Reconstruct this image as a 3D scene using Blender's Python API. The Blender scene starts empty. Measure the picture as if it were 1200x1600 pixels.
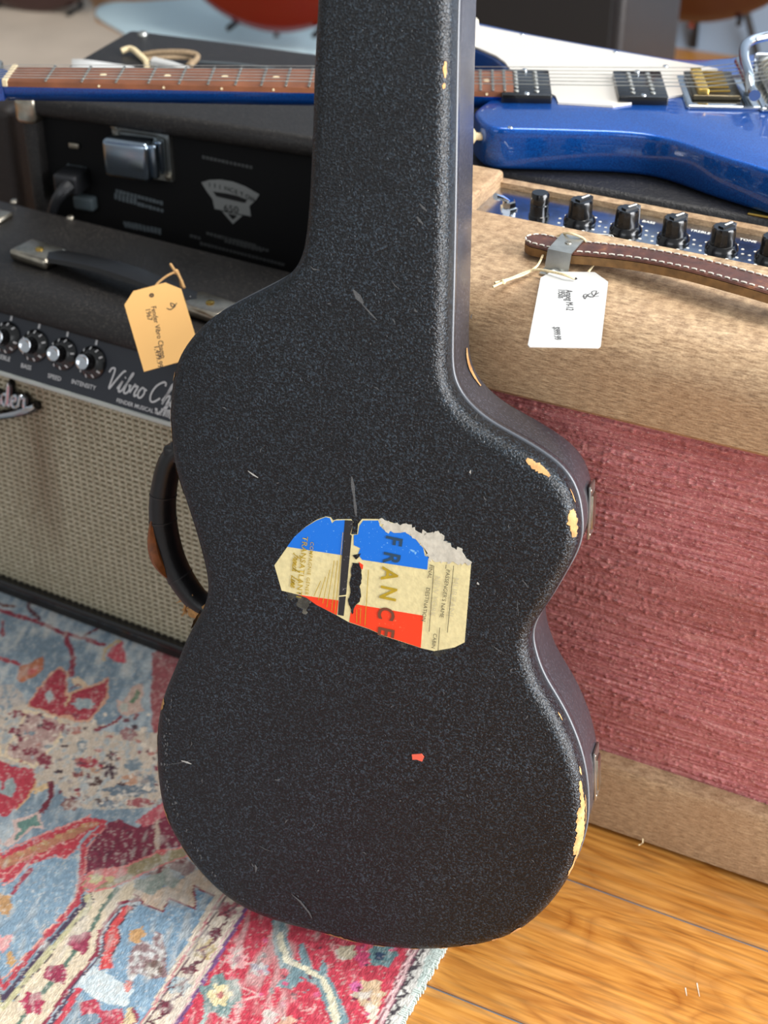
import bpy, bmesh, math, random
import numpy as np
from mathutils import Matrix, Vector
random.seed(7); rng = np.random.default_rng(7)
scene = bpy.context.scene
COL = scene.collection

# ------------------------------------------------------------------ camera, light, exposure
F_PX = 2400.0; PITCH = math.radians(34.6); YAW = math.radians(26.3); CAM_H = 1.0
cam = bpy.data.cameras.new('camera'); cam_o = bpy.data.objects.new('camera', cam); COL.objects.link(cam_o)
cam.sensor_fit = 'VERTICAL'; cam.sensor_height = 34.6; cam.lens = 34.6 * F_PX / 1600
cam.clip_start = 0.05
cam_o.location = (0, 0, CAM_H); cam_o.rotation_euler = (math.radians(90) - PITCH, 0, YAW)
cam.dof.use_dof = True; cam.dof.focus_distance = 1.13; cam.dof.aperture_fstop = 6.5
scene.camera = cam_o

w = bpy.data.worlds.new('room_light'); scene.world = w; w.use_nodes = True
bgn = w.node_tree.nodes['Background']; bgn.inputs[0].default_value = (0.93, 0.97, 1.0, 1); bgn.inputs[1].default_value = 0.46

def area(name, loc, aim, sx, sy, power, col):
    l = bpy.data.lights.new(name, 'AREA'); l.shape = 'RECTANGLE'; l.size = sx; l.size_y = sy; l.energy = power; l.color = col
    o = bpy.data.objects.new(name, l); COL.objects.link(o); o.location = loc
    o.rotation_euler = (Vector(aim) - Vector(loc)).to_track_quat('-Z', 'Y').to_euler()
    return o
area('window_light_right', (2.2, 1.1, 1.20), (-0.3, 1.0, 0.75), 2.4, 2.3, 270, (0.97, 0.98, 1.0))
area('window_light_back', (0.2, 3.0, 1.9), (-0.4, 1.0, 0.3), 2.8, 1.5, 22, (0.70, 0.84, 1.0))
area('overhead_fill_light', (-0.2, 1.7, 2.55), (-0.35, 1.2, 0), 1.4, 0.7, 42, (1.0, 0.96, 0.9))  # overhead fill, added to light the tops of the amplifiers
area('front_fill_light', (-0.6, -2.2, 2.2), (-0.5, 0.9, 0.3), 2.6, 1.6, 24, (0.95, 0.97, 1.0))  # added fill from the camera side, lifts what the case shades

scene.view_settings.view_transform = 'Standard'; scene.view_settings.look = 'None'
scene.view_settings.gamma = 1.0; scene.view_settings.use_curve_mapping = False
scene.view_settings.exposure = 0.0

# ------------------------------------------------------------------ measuring helpers (photo pixel -> place)
_fw = Vector((-math.sin(YAW) * math.cos(PITCH), math.cos(YAW) * math.cos(PITCH), -math.sin(PITCH)))
_rt = Vector((math.cos(YAW), math.sin(YAW), 0)); _up = _rt.cross(_fw); CAM = Vector((0, 0, CAM_H))
HD = Vector((-math.sin(YAW), math.cos(YAW), 0)); ZV = Vector((0, 0, 1))
def ray(x, y): return _fw + _rt * ((x - 600) / F_PX) + _up * ((800 - y) / F_PX)
def onz(x, y, z=0.0):
    d = ray(x, y); return CAM + d * ((z - CAM_H) / d.z)
def onpl(x, y, P, n):
    d = ray(x, y); return CAM + d * ((Vector(P) - CAM).dot(n) / d.dot(n))
def ony(x, y, Y): return onpl(x, y, (0, Y, 0), Vector((0, 1, 0)))
def prj(P):
    v = Vector(P) - CAM; k = v.dot(_fw); return 600 + F_PX * v.dot(_rt) / k, 800 - F_PX * v.dot(_up) / k

# ------------------------------------------------------------------ materials
def lin(c):
    r = []
    for v in c[:3]:
        v = v / 255.0
        r.append(v / 12.92 if v <= 0.04045 else ((v + 0.055) / 1.055) ** 2.4)
    return (r[0], r[1], r[2], 1.0)
MATS = {}
class NT:
    def __init__(self, name):
        self.m = bpy.data.materials.new(name); self.m.use_nodes = True
        self.t = self.m.node_tree; self.b = self.t.nodes['Principled BSDF']
        self.tc = None
    def n(self, typ, **kw):
        nd = self.t.nodes.new(typ)
        for k, v in kw.items():
            if k.startswith('_'): setattr(nd, k[1:], v)
            else: nd.inputs[k].default_value = v
        return nd
    def l(self, a, b): self.t.links.new(a, b)
    def coord(self, scale=(1, 1, 1), rot=(0, 0, 0), kind='Object'):
        if self.tc is None: self.tc = self.n('ShaderNodeTexCoord')
        mp = self.n('ShaderNodeMapping'); mp.inputs['Scale'].default_value = scale; mp.inputs['Rotation'].default_value = rot
        self.l(self.tc.outputs[kind], mp.inputs['Vector']); return mp.outputs[0]
    def noise(self, vec, scale, detail=2, rough=0.5, dist=0.0):
        nd = self.n('ShaderNodeTexNoise', Scale=scale, Detail=detail, Roughness=rough, Distortion=dist)
        self.l(vec, nd.inputs['Vector']); return nd.outputs['Fac']
    def ramp(self, fac, stops):
        nd = self.n('ShaderNodeValToRGB'); e = nd.color_ramp.elements
        while len(e) < len(stops): e.new(0.5)
        for k, (p, c) in enumerate(stops):
            e[k].position = p; e[k].color = c if len(c) == 4 else lin(c)
        self.l(fac, nd.inputs[0]); return nd.outputs[0]
    def mix(self, fac, a, b, mode='MIX'):
        nd = self.n('ShaderNodeMix', _data_type='RGBA', _blend_type=mode)
        for sock, v in ((nd.inputs[0], fac), (nd.inputs[6], a), (nd.inputs[7], b)):
            if isinstance(v, (int, float)): sock.default_value = v
            elif isinstance(v, tuple): sock.default_value = v
            else: self.l(v, sock)
        return nd.outputs[2]
    def bump(self, h, strength=0.3, dist=0.001):
        nd = self.n('ShaderNodeBump', Strength=strength, Distance=dist); self.l(h, nd.inputs['Height'])
        self.l(nd.outputs[0], self.b.inputs['Normal']); return nd
    def base(self, v):
        if isinstance(v, tuple): self.b.inputs['Base Color'].default_value = v
        else: self.l(v, self.b.inputs['Base Color'])
    def pr(self, **kw):
        for k, v in kw.items(): self.b.inputs[k.replace('_', ' ')].default_value = v
def plain(name, col, rough=0.5, metal=0.0, coat=0.0, var=0.0, vscale=60, bump=0.0, bscale=400, spec=0.5):
    if name in MATS: return MATS[name]
    t = NT(name); c = lin(col)
    if var:
        d = tuple(x * (1 - var) for x in c[:3]) + (1,); e = tuple(min(1, x * (1 + var)) for x in c[:3]) + (1,)
        t.base(t.ramp(t.noise(t.coord(), vscale, 3), [(0.3, d), (0.7, e)]))
    else: t.base(c)
    t.pr(Roughness=rough, Metallic=metal, Coat_Weight=coat, Specular_IOR_Level=spec)
    if bump: t.bump(t.noise(t.coord(), bscale, 2), bump, 0.0006)
    MATS[name] = t.m; return t.m

def tolex(name, dark, light, scale, rough, strength, tip=(0.52, 0.68), spec=0.42):
    t = NT(name); v = t.coord()
    g = t.noise(v, scale, 1.5, 0.5, 0.6); blot = t.noise(v, 14, 3)
    tipc = t.ramp(g, [(tip[0], dark), (tip[1], light)])
    big = t.ramp(blot, [(0.35, (0, 0, 0, 1)), (0.7, (1, 1, 1, 1))])
    c = t.mix(big, t.mix(0.5, lin(dark), tipc), tipc)
    t.base(c); t.pr(Roughness=rough, Specular_IOR_Level=spec); t.bump(g, strength, 0.0012)
    MATS[name] = t.m; return t.m
M_CASE = tolex('case_leatherette', (4, 7, 11), (62, 76, 88), 640, 0.33, 0.85, (0.5, 0.74))  # paler grain tips put the sheen of the pebbling into the colour
M_CASE_SIDE = tolex('case_side_lit', (54, 53, 58), (78, 77, 84), 520, 0.25, 0.12)  # base raised so the flanks look lit; their light is painted in
M_TOLEX = tolex('black_tolex', (28, 26, 25), (58, 54, 50), 420, 0.5, 0.5)
M_TOLEX2 = tolex('charcoal_tolex', (26, 26, 28), (50, 49, 50), 380, 0.48, 0.5)
M_WORN = (lambda t: (t.base(t.ramp(t.noise(t.coord(), 90, 4), [(0.3, (156, 108, 62)), (0.55, (190, 144, 90)), (0.8, (206, 174, 126))])), t.pr(Roughness=0.8), t.bump(t.noise(t.coord(), 500, 2), 0.4), t.m)[-1])(NT('bare_worn_wood'))
M_BINDING = plain('pale_binding', (92, 96, 102), 0.3)
M_CHROME = plain('chrome', (205, 210, 215), 0.12, 1.0)
M_NICKEL = plain('aged_nickel', (176, 168, 152), 0.3, 1.0, var=0.2, vscale=120)
M_STEEL = plain('dull_steel', (178, 178, 172), 0.38, 1.0, var=0.15, vscale=90)
M_GOLD = plain('brass', (200, 165, 85), 0.25, 1.0)
M_BLACKP = plain('black_plastic', (14, 14, 15), 0.22, coat=0.3)
M_BLACKM = plain('black_satin', (12, 12, 13), 0.5)
M_CREAM = plain('cream_plastic', (238, 228, 208), 0.35)
M_WHITEINK = plain('white_ink', (205, 205, 205), 0.6)
M_GREYINK = plain('grey_ink', (120, 122, 120), 0.6)
M_DIMINK = plain('dim_ink', (82, 90, 94), 0.6)
M_DARKINK = plain('dark_ink', (50, 45, 45), 0.7)
M_STRING = plain('cotton_string', (226, 206, 164), 0.9, var=0.15, vscale=500)
M_STRINGT = plain('tan_string', (205, 160, 105), 0.9, var=0.15, vscale=500)

# ------------------------------------------------------------------ mesh helpers
class MB:
    def __init__(self): self.v = []; self.f = []
    def add(self, verts, faces):
        o = len(self.v); self.v += [tuple(p) for p in verts]; self.f += [tuple(i + o for i in f) for f in faces]; return self
    def box(self, x0, x1, y0, y1, z0, z1):
        return self.add([(x, y, z) for z in (z0, z1) for y in (y0, y1) for x in (x0, x1)],
                        [(0, 2, 3, 1), (4, 5, 7, 6), (0, 1, 5, 4), (2, 6, 7, 3), (0, 4, 6, 2), (1, 3, 7, 5)])
    def rbox(self, x0, x1, y0, y1, z0, z1, r=0.005, seg=3):
        bm = bmesh.new(); bmesh.ops.create_cube(bm, size=1)
        for v in bm.verts:
            v.co = Vector((x0 + (v.co.x + .5) * (x1 - x0), y0 + (v.co.y + .5) * (y1 - y0), z0 + (v.co.z + .5) * (z1 - z0)))
        bmesh.ops.bevel(bm, geom=bm.edges[:], offset=r, segments=seg, profile=0.5, affect='EDGES')
        bm.verts.index_update(); self.add([v.co[:] for v in bm.verts], [[v.index for v in f.verts] for f in bm.faces]); bm.free(); return self
    def prism(self, pts, a, b):            # pts: list of 3-vectors-returning closed loop; a,b functions offset
        n = len(pts); self.add([a(p) for p in pts] + [b(p) for p in pts],
                 [tuple(range(n))[::-1], tuple(range(n, 2 * n))] + [(i, (i + 1) % n, n + (i + 1) % n, n + i) for i in range(n)]); return self
    def xprism(self, yz, x0, x1): return self.prism(yz, lambda p: (x0, p[0], p[1]), lambda p: (x1, p[0], p[1]))
    def zprism(self, xy, z0, z1): return self.prism(xy, lambda p: (p[0], p[1], z0), lambda p: (p[0], p[1], z1))
    def loft(self, rings, cap0=True, cap1=True, closed=True):
        n = len(rings[0]); o = []; fs = []
        for r in rings: o += [tuple(p) for p in r]
        for k in range(len(rings) - 1):
            for i in range(n if closed else n - 1):
                j = (i + 1) % n; fs.append((k * n + i, k * n + j, (k + 1) * n + j, (k + 1) * n + i))
        if cap0: fs.append(tuple(range(n))[::-1])
        if cap1: fs.append(tuple(range((len(rings) - 1) * n, len(rings) * n)))
        return self.add(o, fs)
    def lathe(self, prof, M=Matrix(), seg=24):
        rings = [[M @ Vector((r * math.cos(2 * math.pi * i / seg), r * math.sin(2 * math.pi * i / seg), z)) for i in range(seg)] for r, z in prof]
        return self.loft(rings)
    def tube(self, pts, r, seg=8, flat=1.0, upv=None):
        pts = [Vector(p) for p in pts]; rings = []
        rr = r if isinstance(r, (list, tuple)) else [r] * len(pts)
        prev = None
        for i, p in enumerate(pts):
            t = (pts[min(i + 1, len(pts) - 1)] - pts[max(i - 1, 0)]).normalized()
            if prev is None:
                ref = Vector(upv) if upv else (Vector((0, 0, 1)) if abs(t.z) < .9 else Vector((1, 0, 0)))
                a = t.cross(ref).normalized()
            else: a = (prev - t * prev.dot(t)).normalized()
            prev = a; b = t.cross(a)
            rings.append([p + a * (rr[i] * math.cos(2 * math.pi * k / seg)) + b * (rr[i] * flat * math.sin(2 * math.pi * k / seg)) for k in range(seg)])
        return self.loft(rings)
    def sphere(self, c, r, seg=12):
        return self.lathe([(max(1e-5, r * math.sin(math.pi * k / 8)), -r * math.cos(math.pi * k / 8)) for k in range(9)], Matrix.Translation(c), seg)
    def build(self, name, mat, parent=None, smooth=True, angle=35):
        me = bpy.data.meshes.new(name); me.from_pydata(self.v, [], self.f); me.update()
        return finish(name, me, mat, parent, smooth, angle)
def finish(name, me, mat, parent=None, smooth=True, angle=35, fix=True):
    if fix:
        bm = bmesh.new(); bm.from_mesh(me); bmesh.ops.recalc_face_normals(bm, faces=bm.faces[:]); bm.to_mesh(me); bm.free()
    o = bpy.data.objects.new(name, me); COL.objects.link(o)
    if mat: me.materials.append(mat)
    if smooth:
        me.shade_smooth()
        try: me.set_sharp_from_angle(angle=math.radians(angle))
        except Exception: pass
    if parent: o.parent = parent
    return o
def tag(o, label, cat, group=None):
    o['label'] = label; o['category'] = cat
    if group: o['group'] = group
    return o
def thing(name, label, cat, mat4, group=None):
    o = bpy.data.objects.new(name, None); COL.objects.link(o); o.empty_display_size = 0.05
    o.matrix_world = mat4; tag(o, label, cat, group); return o
def catmull(pts, k=6, closed=False):
    P = [Vector(p) for p in pts]; n = len(P); out = []
    for i in range(n if closed else n - 1):
        p0 = P[(i - 1) % n] if closed or i > 0 else P[0]; p1 = P[i]; p2 = P[(i + 1) % n]
        p3 = P[(i + 2) % n] if closed or i + 2 < n else P[-1]
        for s in range(k):
            t = s / k; out.append(0.5 * ((2 * p1) + (p2 - p0) * t + (2 * p0 - 5 * p1 + 4 * p2 - p3) * t * t + (3 * p1 - p0 - 3 * p2 + p3) * t ** 3))
    if not closed: out.append(P[-1])
    return out
def frame(O, x, y):                        # matrix whose local x / y run along the two given directions
    x = Vector(x).normalized(); y = Vector(y); y = (y - x * y.dot(x)).normalized(); z = x.cross(y)
    return Matrix(((x.x, y.x, z.x, O[0]), (x.y, y.y, z.y, O[1]), (x.z, y.z, z.z, O[2]), (0, 0, 0, 1)))
def text(name, s, size, M, mat, parent, sx=1.0, align='LEFT', bold=0.0, space=1.0):
    cu = bpy.data.curves.new(name, 'FONT'); cu.body = s; cu.size = size; cu.align_x = align; cu.resolution_u = 3; cu.offset = bold
    cu.space_character = space
    to = bpy.data.objects.new('tmp', cu); COL.objects.link(to)
    dg = bpy.context.evaluated_depsgraph_get(); me = bpy.data.meshes.new_from_object(to.evaluated_get(dg))
    bpy.data.objects.remove(to); bpy.data.curves.remove(cu)
    me.transform(M @ Matrix.Diagonal((sx, 1, 1, 1))); me.materials.clear()
    return finish(name, me, mat, parent, smooth=False, fix=False)
def ribbon(mb, pts, wd, M):                # a flat brush stroke in the local xy plane of M
    P = [Vector((p[0], p[1], 0)) for p in pts]; L = []; R = []
    for i, p in enumerate(P):
        t = (P[min(i + 1, len(P) - 1)] - P[max(i - 1, 0)]); t = t.normalized() if t.length > 1e-9 else Vector((1, 0, 0))
        nn = Vector((-t.y, t.x, 0)) * wd / 2; L.append(M @ (p + nn)); R.append(M @ (p - nn))
    n = len(P); mb.add(L + R, [(i, i + 1, n + i + 1, n + i) for i in range(n - 1)])
SCRIPT = {'V': (.72, [[(-.05, .75), (0, .95), (.15, 1), (.22, .85), (.25, .4), (.3, 0), (.45, .4), (.6, .8), (.72, 1), (.8, .98)]]),
 'i': (.3, [[(0, .1), (.1, .45), (.12, .5), (.1, .15), (.15, 0), (.25, .05), (.32, .2)], [(.17, .7), (.2, .74)]]),
 'b': (.42, [[(0, .15), (.15, .7), (.22, 1), (.15, .95), (.1, .5), (.1, .1), (.2, 0), (.32, .1), (.34, .3), (.25, .42), (.38, .4)]]),
 'r': (.4, [[(0, .1), (.1, .5), (.12, .55), (.15, .45), (.3, .48), (.26, .15), (.32, 0), (.42, .1)]]),
 'o': (.45, [[(.3, .45), (.15, .48), (.05, .25), (.12, .02), (.28, .02), (.36, .25), (.3, .45), (.44, .4)]]),
 'C': (.74, [[(.6, .85), (.55, 1), (.4, 1), (.15, .75), (.05, .35), (.15, .03), (.35, 0), (.6, .25)]]),
 'h': (.45, [[(0, .15), (.2, .75), (.25, 1), (.17, 1), (.12, .5), (.08, 0), (.15, .35), (.28, .48), (.33, .35), (.3, .05), (.38, 0), (.45, .12)]]),
 'a': (.47, [[(.33, .42), (.18, .5), (.05, .25), (.1, .02), (.25, .08), (.35, .45), (.32, .1), (.38, 0), (.48, .12)]]),
 'm': (.57, [[(0, .1), (.08, .48), (.08, 0), (.12, .3), (.22, .48), (.26, .35), (.25, 0), (.3, .3), (.4, .48), (.45, .35), (.43, .05), (.5, 0), (.58, .12)]]),
 'p': (.42, [[(0, .1), (.12, .5), (.05, -.4), (.1, .1), (.22, .48), (.34, .4), (.34, .15), (.2, 0), (.1, .08)]]),
 'A': (.62, [[(-.05, .1), (.1, .02), (.3, .4), (.55, 1), (.5, .5), (.5, 0)], [(.15, .4), (.62, .42)]]),
 'F': (.5, [[(0, .8), (.1, 1), (.4, 1.02), (.7, 1.05)], [(.4, 1), (.25, .4), (.1, 0), (0, .1)], [(.15, .5), (.5, .55)]]),
 'e': (.37, [[(.05, .2), (.25, .3), (.25, .48), (.12, .45), (.03, .2), (.12, 0), (.3, .05), (.38, .15)]]),
 'n': (.43, [[(0, .1), (.08, .48), (.08, 0), (.14, .3), (.26, .48), (.3, .3), (.28, .05), (.36, 0), (.44, .12)]]),
 'd': (.48, [[(.3, .42), (.15, .48), (.04, .22), (.12, 0), (.26, .1), (.42, 1), (.34, .15), (.4, 0), (.48, .12)]]),
 'L': (.5, [[(.3, .85), (.35, 1), (.25, .95), (.18, .4), (.05, .02), (.15, .05), (.5, 0), (.6, .15)]]),
 'c': (.36, [[(.3, .4), (.18, .48), (.05, .25), (.12, 0), (.28, .03), (.38, .15)]]),
 '-': (.3, [[(0, .3), (.2, .3)]]), ' ': (.22, [])}
def script_strokes(s, h, slant=0.25):
    x = 0; out = []
    for ch in s:
        adv, st = SCRIPT[ch]
        for q in st: out.append([((x + p[0] + slant * p[1]) * h, p[1] * h) for p in catmull([(a, b, 0) for a, b in q], 4)])
        x += adv
    return out
def script(name, s, h, M, mat, parent, wd):
    mb = MB()
    for st in script_strokes(s, h): ribbon(mb, st, wd, M)
    return mb.build(name, mat, parent, smooth=False)
def poly(mb, pts, z0, z1): mb.zprism([(p[0], p[1]) for p in pts], z0, z1)

# ================================================================== SETTING
t = NT('honey_laminate'); oi = t.n('ShaderNodeObjectInfo')
v0 = t.coord((1, 1, 1)); ad = t.n('ShaderNodeVectorMath', _operation='ADD'); sc = t.n('ShaderNodeVectorMath', _operation='SCALE'); sc.inputs['Scale'].default_value = 1.0
mlt = t.n('ShaderNodeVectorMath', _operation='MULTIPLY'); mlt.inputs[1].default_value = (7.0, 3.0, 0)
cmb = t.n('ShaderNodeCombineXYZ'); t.l(oi.outputs['Random'], cmb.inputs[0]); t.l(oi.outputs['Random'], cmb.inputs[1]); t.l(cmb.outputs[0], mlt.inputs[0])
t.l(v0, ad.inputs[0]); t.l(mlt.outputs[0], ad.inputs[1])
mp1 = t.n('ShaderNodeMapping'); mp1.inputs['Scale'].default_value = (3.0, 13, 1); t.l(ad.outputs[0], mp1.inputs[0])
mp2 = t.n('ShaderNodeMapping'); mp2.inputs['Scale'].default_value = (14, 260, 1); t.l(ad.outputs[0], mp2.inputs[0])
big = t.noise(mp1.outputs[0], 1.0, 2, 0.5, 0.4)
ringm = t.n('ShaderNodeMath', _operation='MULTIPLY'); ringm.inputs[1].default_value = 20; t.l(big, ringm.inputs[0])
fr = t.n('ShaderNodeMath', _operation='FRACT'); t.l(ringm.outputs[0], fr.inputs[0])
rings_c = t.ramp(fr.outputs[0], [(0.0, (156, 100, 48)), (0.3, (194, 140, 76)), (0.7, (202, 150, 84)), (1.0, (168, 112, 56))])
fine = t.noise(mp2.outputs[0], 1.0, 3, 0.6)
c = t.mix(0.9, rings_c, t.ramp(fine, [(0.36, (128, 86, 50)), (0.5, (222, 188, 144)), (0.66, (255, 240, 212))]), 'MULTIPLY')
c = t.mix(0.22, c, rings_c)
mp3 = t.n('ShaderNodeMapping'); mp3.inputs['Scale'].default_value = (9, 75, 1); t.l(ad.outputs[0], mp3.inputs[0])
mp4 = t.n('ShaderNodeMapping'); mp4.inputs['Scale'].default_value = (2.6, 9, 1); t.l(ad.outputs[0], mp4.inputs[0])
mid = t.noise(mp3.outputs[0], 1.0, 3, 0.6, 0.8); pat = t.noise(mp4.outputs[0], 1.0, 2)
c = t.mix(0.38, c, t.ramp(mid, [(0.34, (150, 96, 50)), (0.52, (206, 154, 90)), (0.7, (228, 180, 116))]))
c = t.mix(t.ramp(pat, [(0.48, (0, 0, 0, 1)), (0.7, (0.7, 0.7, 0.7, 1))]), c, t.mix(0.5, c, lin((132, 78, 42))))
br = t.n('ShaderNodeHueSaturation', Value=1.06, Saturation=1.04); t.l(c, br.inputs['Color'])
t.base(br.outputs[0]); t.pr(Roughness=0.32, Specular_IOR_Level=0.4); t.bump(fine, 0.12, 0.0006)
M_FLOOR = t.m
floor = MB().box(-4.2, 2.6, -1.2, 3.15, -0.03, -0.0016).build('floor', plain('seam_sheen_underlay', (112, 118, 124), 0.7), smooth=False)  # blue-grey in the gaps paints the reflection on the plank bevels
floor['kind'] = 'structure'
PW = 0.153; PL = 1.25; y_seam = 0.723
pl_mesh = None
for r in range(-11, 16):
    y0 = y_seam + r * PW
    if y0 < -0.6 or y0 > 3.05: continue
    off = ((r * 0.437) % 1.0) * PL
    for k in range(-4, 3):
        x0 = -0.9 + off + k * PL - 0.3
        if x0 > 1.6 or x0 + PL < -3.6: continue
        if pl_mesh is None:
            o = MB().rbox(0.0006, PL - 0.0006, 0.0009, PW - 0.0009, -0.006, 0, 0.0008, 1).build('plank', M_FLOOR, floor, smooth=False); pl_mesh = o.data
        else:
            o = bpy.data.objects.new('plank', pl_mesh); COL.objects.link(o); o.parent = floor
        o.location = (x0, y0, 0)
wall = MB().box(-4.2, 2.6, 3.06, 3.16, -0.03, 2.6).build('wall_back', plain('blue_grey_paint', (140, 158, 178), 0.75, var=0.06, vscale=3), smooth=False)
wall['kind'] = 'structure'

# ================================================================== RUG (traced print, painted as flat colour on its pile)
Z1 = lambda x, y: (x / 4.286, 920 + y / 4.286)
Z2 = lambda x, y: (x / 3.333, 1220 + y / 3.333)
Z3 = lambda x, y: (240 + x / 2.609, 1340 + y / 2.609)
RUGZ = 0.005
RUG = []                                   # (kind, world points, radius, colour, speckle)
def W(Z, pts): return [tuple(onz(*Z(*p), RUGZ))[:2] for p in pts]
def P_(Z, col, *pts, sp=0.0, sc=None): RUG.append(('p', W(Z, pts), 0, col, sp, sc))
def S_(Z, col, wd, *pts): 
    k = {Z1: 4.286, Z2: 3.333, Z3: 2.609}[Z]
    RUG.append(('s', W(Z, pts), wd / k * 0.00029, col, 0, None))
def E_(Z, col, cx, cy, rx, ry, sp=0.0):
    RUG.append(('p', W(Z, [(cx + rx * math.cos(a * math.pi / 8) * (1 + .22 * math.cos(a * 2.3 + cx)), cy + ry * math.sin(a * math.pi / 8) * (1 + .22 * math.cos(a * 2.3 + cx))) for a in range(16)]), 0, col, sp, None))
RED = (168, 46, 64); MAR = (128, 48, 68); CRM = (222, 202, 170); BLU = (108, 148, 176); PNK = (222, 140, 132); PUR = (78, 62, 84)
# upper left field
S_(Z1, (150, 46, 66), 42, (-60, 130), (100, 175), (230, 215), (330, 255), (430, 300), (560, 330), (690, 378))
S_(Z1, (150, 46, 66), 42, (430, 300), (470, 390), (490, 470), (470, 580))
S_(Z1, (110, 40, 58), 24, (560, 315), (640, 275), (740, 240))
S_(Z1, (112, 60, 50), 40, (0, 110), (90, 120)); S_(Z1, (90, 40, 55), 34, (200, 60), (190, 130), (260, 200))
P_(Z1, (206, 74, 88), (740, 400), (820, 345), (850, 500), (780, 490), (715, 450)); S_(Z1, (204, 170, 120), 28, (690, 475), (700, 405), (800, 345))
P_(Z1, (152, 50, 66), (-30, 170), (30, 215), (18, 260), (38, 310), (-30, 340))
S_(Z1, (170, 60, 72), 38, (-30, 460), (130, 505))
P_(Z1, (190, 110, 70), (130, 520), (200, 500), (290, 450), (290, 530), (230, 590), (150, 630), (110, 600)); P_(Z1, (202, 80, 70), (185, 545), (265, 505), (240, 565), (190, 585))
# faded cream
P_(Z1, (206, 188, 168), (-40, 800), (70, 750), (200, 780), (300, 820), (450, 850), (520, 900), (640, 890), (700, 950), (800, 970), (900, 940), (1100, 980), (1120, 1200), (1120, 1460), (700, 1480), (480, 1470), (380, 1310), (230, 1340), (130, 1190), (-40, 1140), sp=0.5, sc=(168, 176, 178))
P_(Z1, (190, 178, 168), (-40, 640), (90, 640), (190, 760), (60, 800), (-40, 830), sp=0.5, sc=(120, 145, 160))
P_(Z1, (214, 160, 128), (175, 780), (250, 670), (335, 565), (400, 520), (455, 550), (455, 640), (450, 700), (560, 655), (670, 625), (725, 585), (735, 715), (660, 815), (600, 890), (500, 900), (400, 862), (300, 825))
P_(Z1, (172, 46, 64), (190, 770), (260, 680), (340, 580), (400, 535), (440, 560), (445, 650), (430, 730), (560, 670), (680, 640), (718, 605), (720, 705), (650, 800), (590, 875), (500, 885), (470, 840), (400, 850), (300, 810), (210, 790), sp=0.25, sc=(196, 90, 100))
P_(Z1, (166, 178, 178), (300, 705), (340, 675), (358, 745), (318, 765)); E_(Z1, (150, 168, 172), 560, 770, 75, 35); P_(Z1, (222, 190, 154), (480, 600), (520, 588), (600, 650), (500, 655))
S_(Z1, MAR, 10, (470, 670), (520, 640), (560, 660)); S_(Z1, (214, 176, 130), 16, (440, 780), (480, 700), (560, 665))
P_(Z1, (186, 150, 142), (170, 820), (380, 870), (430, 910), (400, 990), (230, 1190), (20, 1110), (150, 900), sp=0.55, sc=(214, 190, 176))
S_(Z1, (228, 204, 168), 24, (170, 815), (380, 865), (435, 910), (405, 990), (230, 1190), (20, 1115), (150, 900), (170, 815))
for q in ((120, 840, 50, 25), (300, 910, 60, 30), (345, 930, 40, 22), (90, 1060, 40, 25), (200, 1090, 50, 30), (300, 1150, 50, 50), (180, 1225, 60, 40), (95, 960, 40, 26), (440, 940, 40, 40), (140, 1000, 30, 20)):
    E_(Z1, (142, 56, 72), *q, sp=0.5)
for q in (((172, 52, 70), 600, 1170, 95, 42), ((74, 48, 62), 740, 1220, 52, 50), ((92, 66, 62), 630, 1290, 65, 32), ((80, 60, 66), 760, 1120, 40, 34), ((160, 112, 112), 860, 970, 52, 45), ((202, 152, 122), 870, 1280, 55, 40), ((112, 138, 152), 550, 1050, 34, 44), ((120, 140, 152), 900, 1180, 60, 40), ((104, 124, 140), 860, 1350, 170, 40), ((150, 80, 76), 520, 1240, 40, 26), ((110, 130, 145), 1000, 1300, 50, 60), ((186, 140, 110), 640, 1210, 60, 18), ((130, 80, 84), 480, 1430, 70, 30), ((120, 136, 150), 740, 1440, 90, 26), ((170, 90, 94), 940, 1430, 90, 30)):
    E_(Z1, *q, sp=0.45)
for k in range(150):
    xx = random.uniform(-20, 1060); yy = random.uniform(830, 1440)
    if yy > 1150 and xx < 330: continue
    E_(Z1, random.choice([(142, 60, 76), (120, 70, 80), (226, 208, 186), (112, 136, 150), (160, 150, 146), (186, 120, 108), (84, 64, 70), (232, 216, 196), (170, 178, 180)]), xx, yy, random.uniform(8, 30), random.uniform(7, 18), sp=.3)
P_(Z1, (190, 52, 72), (-40, 1140), (120, 1200), (220, 1200), (240, 1290), (180, 1400), (110, 1470), (-40, 1490), sp=0.2, sc=(210, 110, 120)); S_(Z1, (220, 170, 120), 14, (245, 1290), (190, 1395), (110, 1480))
P_(Z1, (150, 168, 168), (30, 1290), (90, 1260), (108, 1330), (70, 1400), (18, 1370)); P_(Z1, (224, 190, 140), (230, 1340), (360, 1280), (330, 1330), (230, 1380))
S_(Z1, (122, 46, 62), 32, (350, 1290), (345, 1380), (300, 1470))
P_(Z1, (166, 84, 88), (1020, 420), (1100, 430), (1220, 480), (1080, 960), (1020, 970), (1008, 700), (1022, 560), sp=0.35, sc=(196, 140, 136))
P_(Z1, (206, 172, 156), (775, 740), (830, 760), (890, 655), (950, 635), (965, 700), (935, 760), (975, 815), (900, 835), (850, 855), (800, 825)); P_(Z1, (104, 132, 100), (860, 765), (925, 670), (945, 695), (885, 775)); E_(Z1, (190, 190, 176), 830, 795, 30, 30)
S_(Z1, (140, 52, 66), 28, (815, 855), (740, 910), (640, 945))
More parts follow.
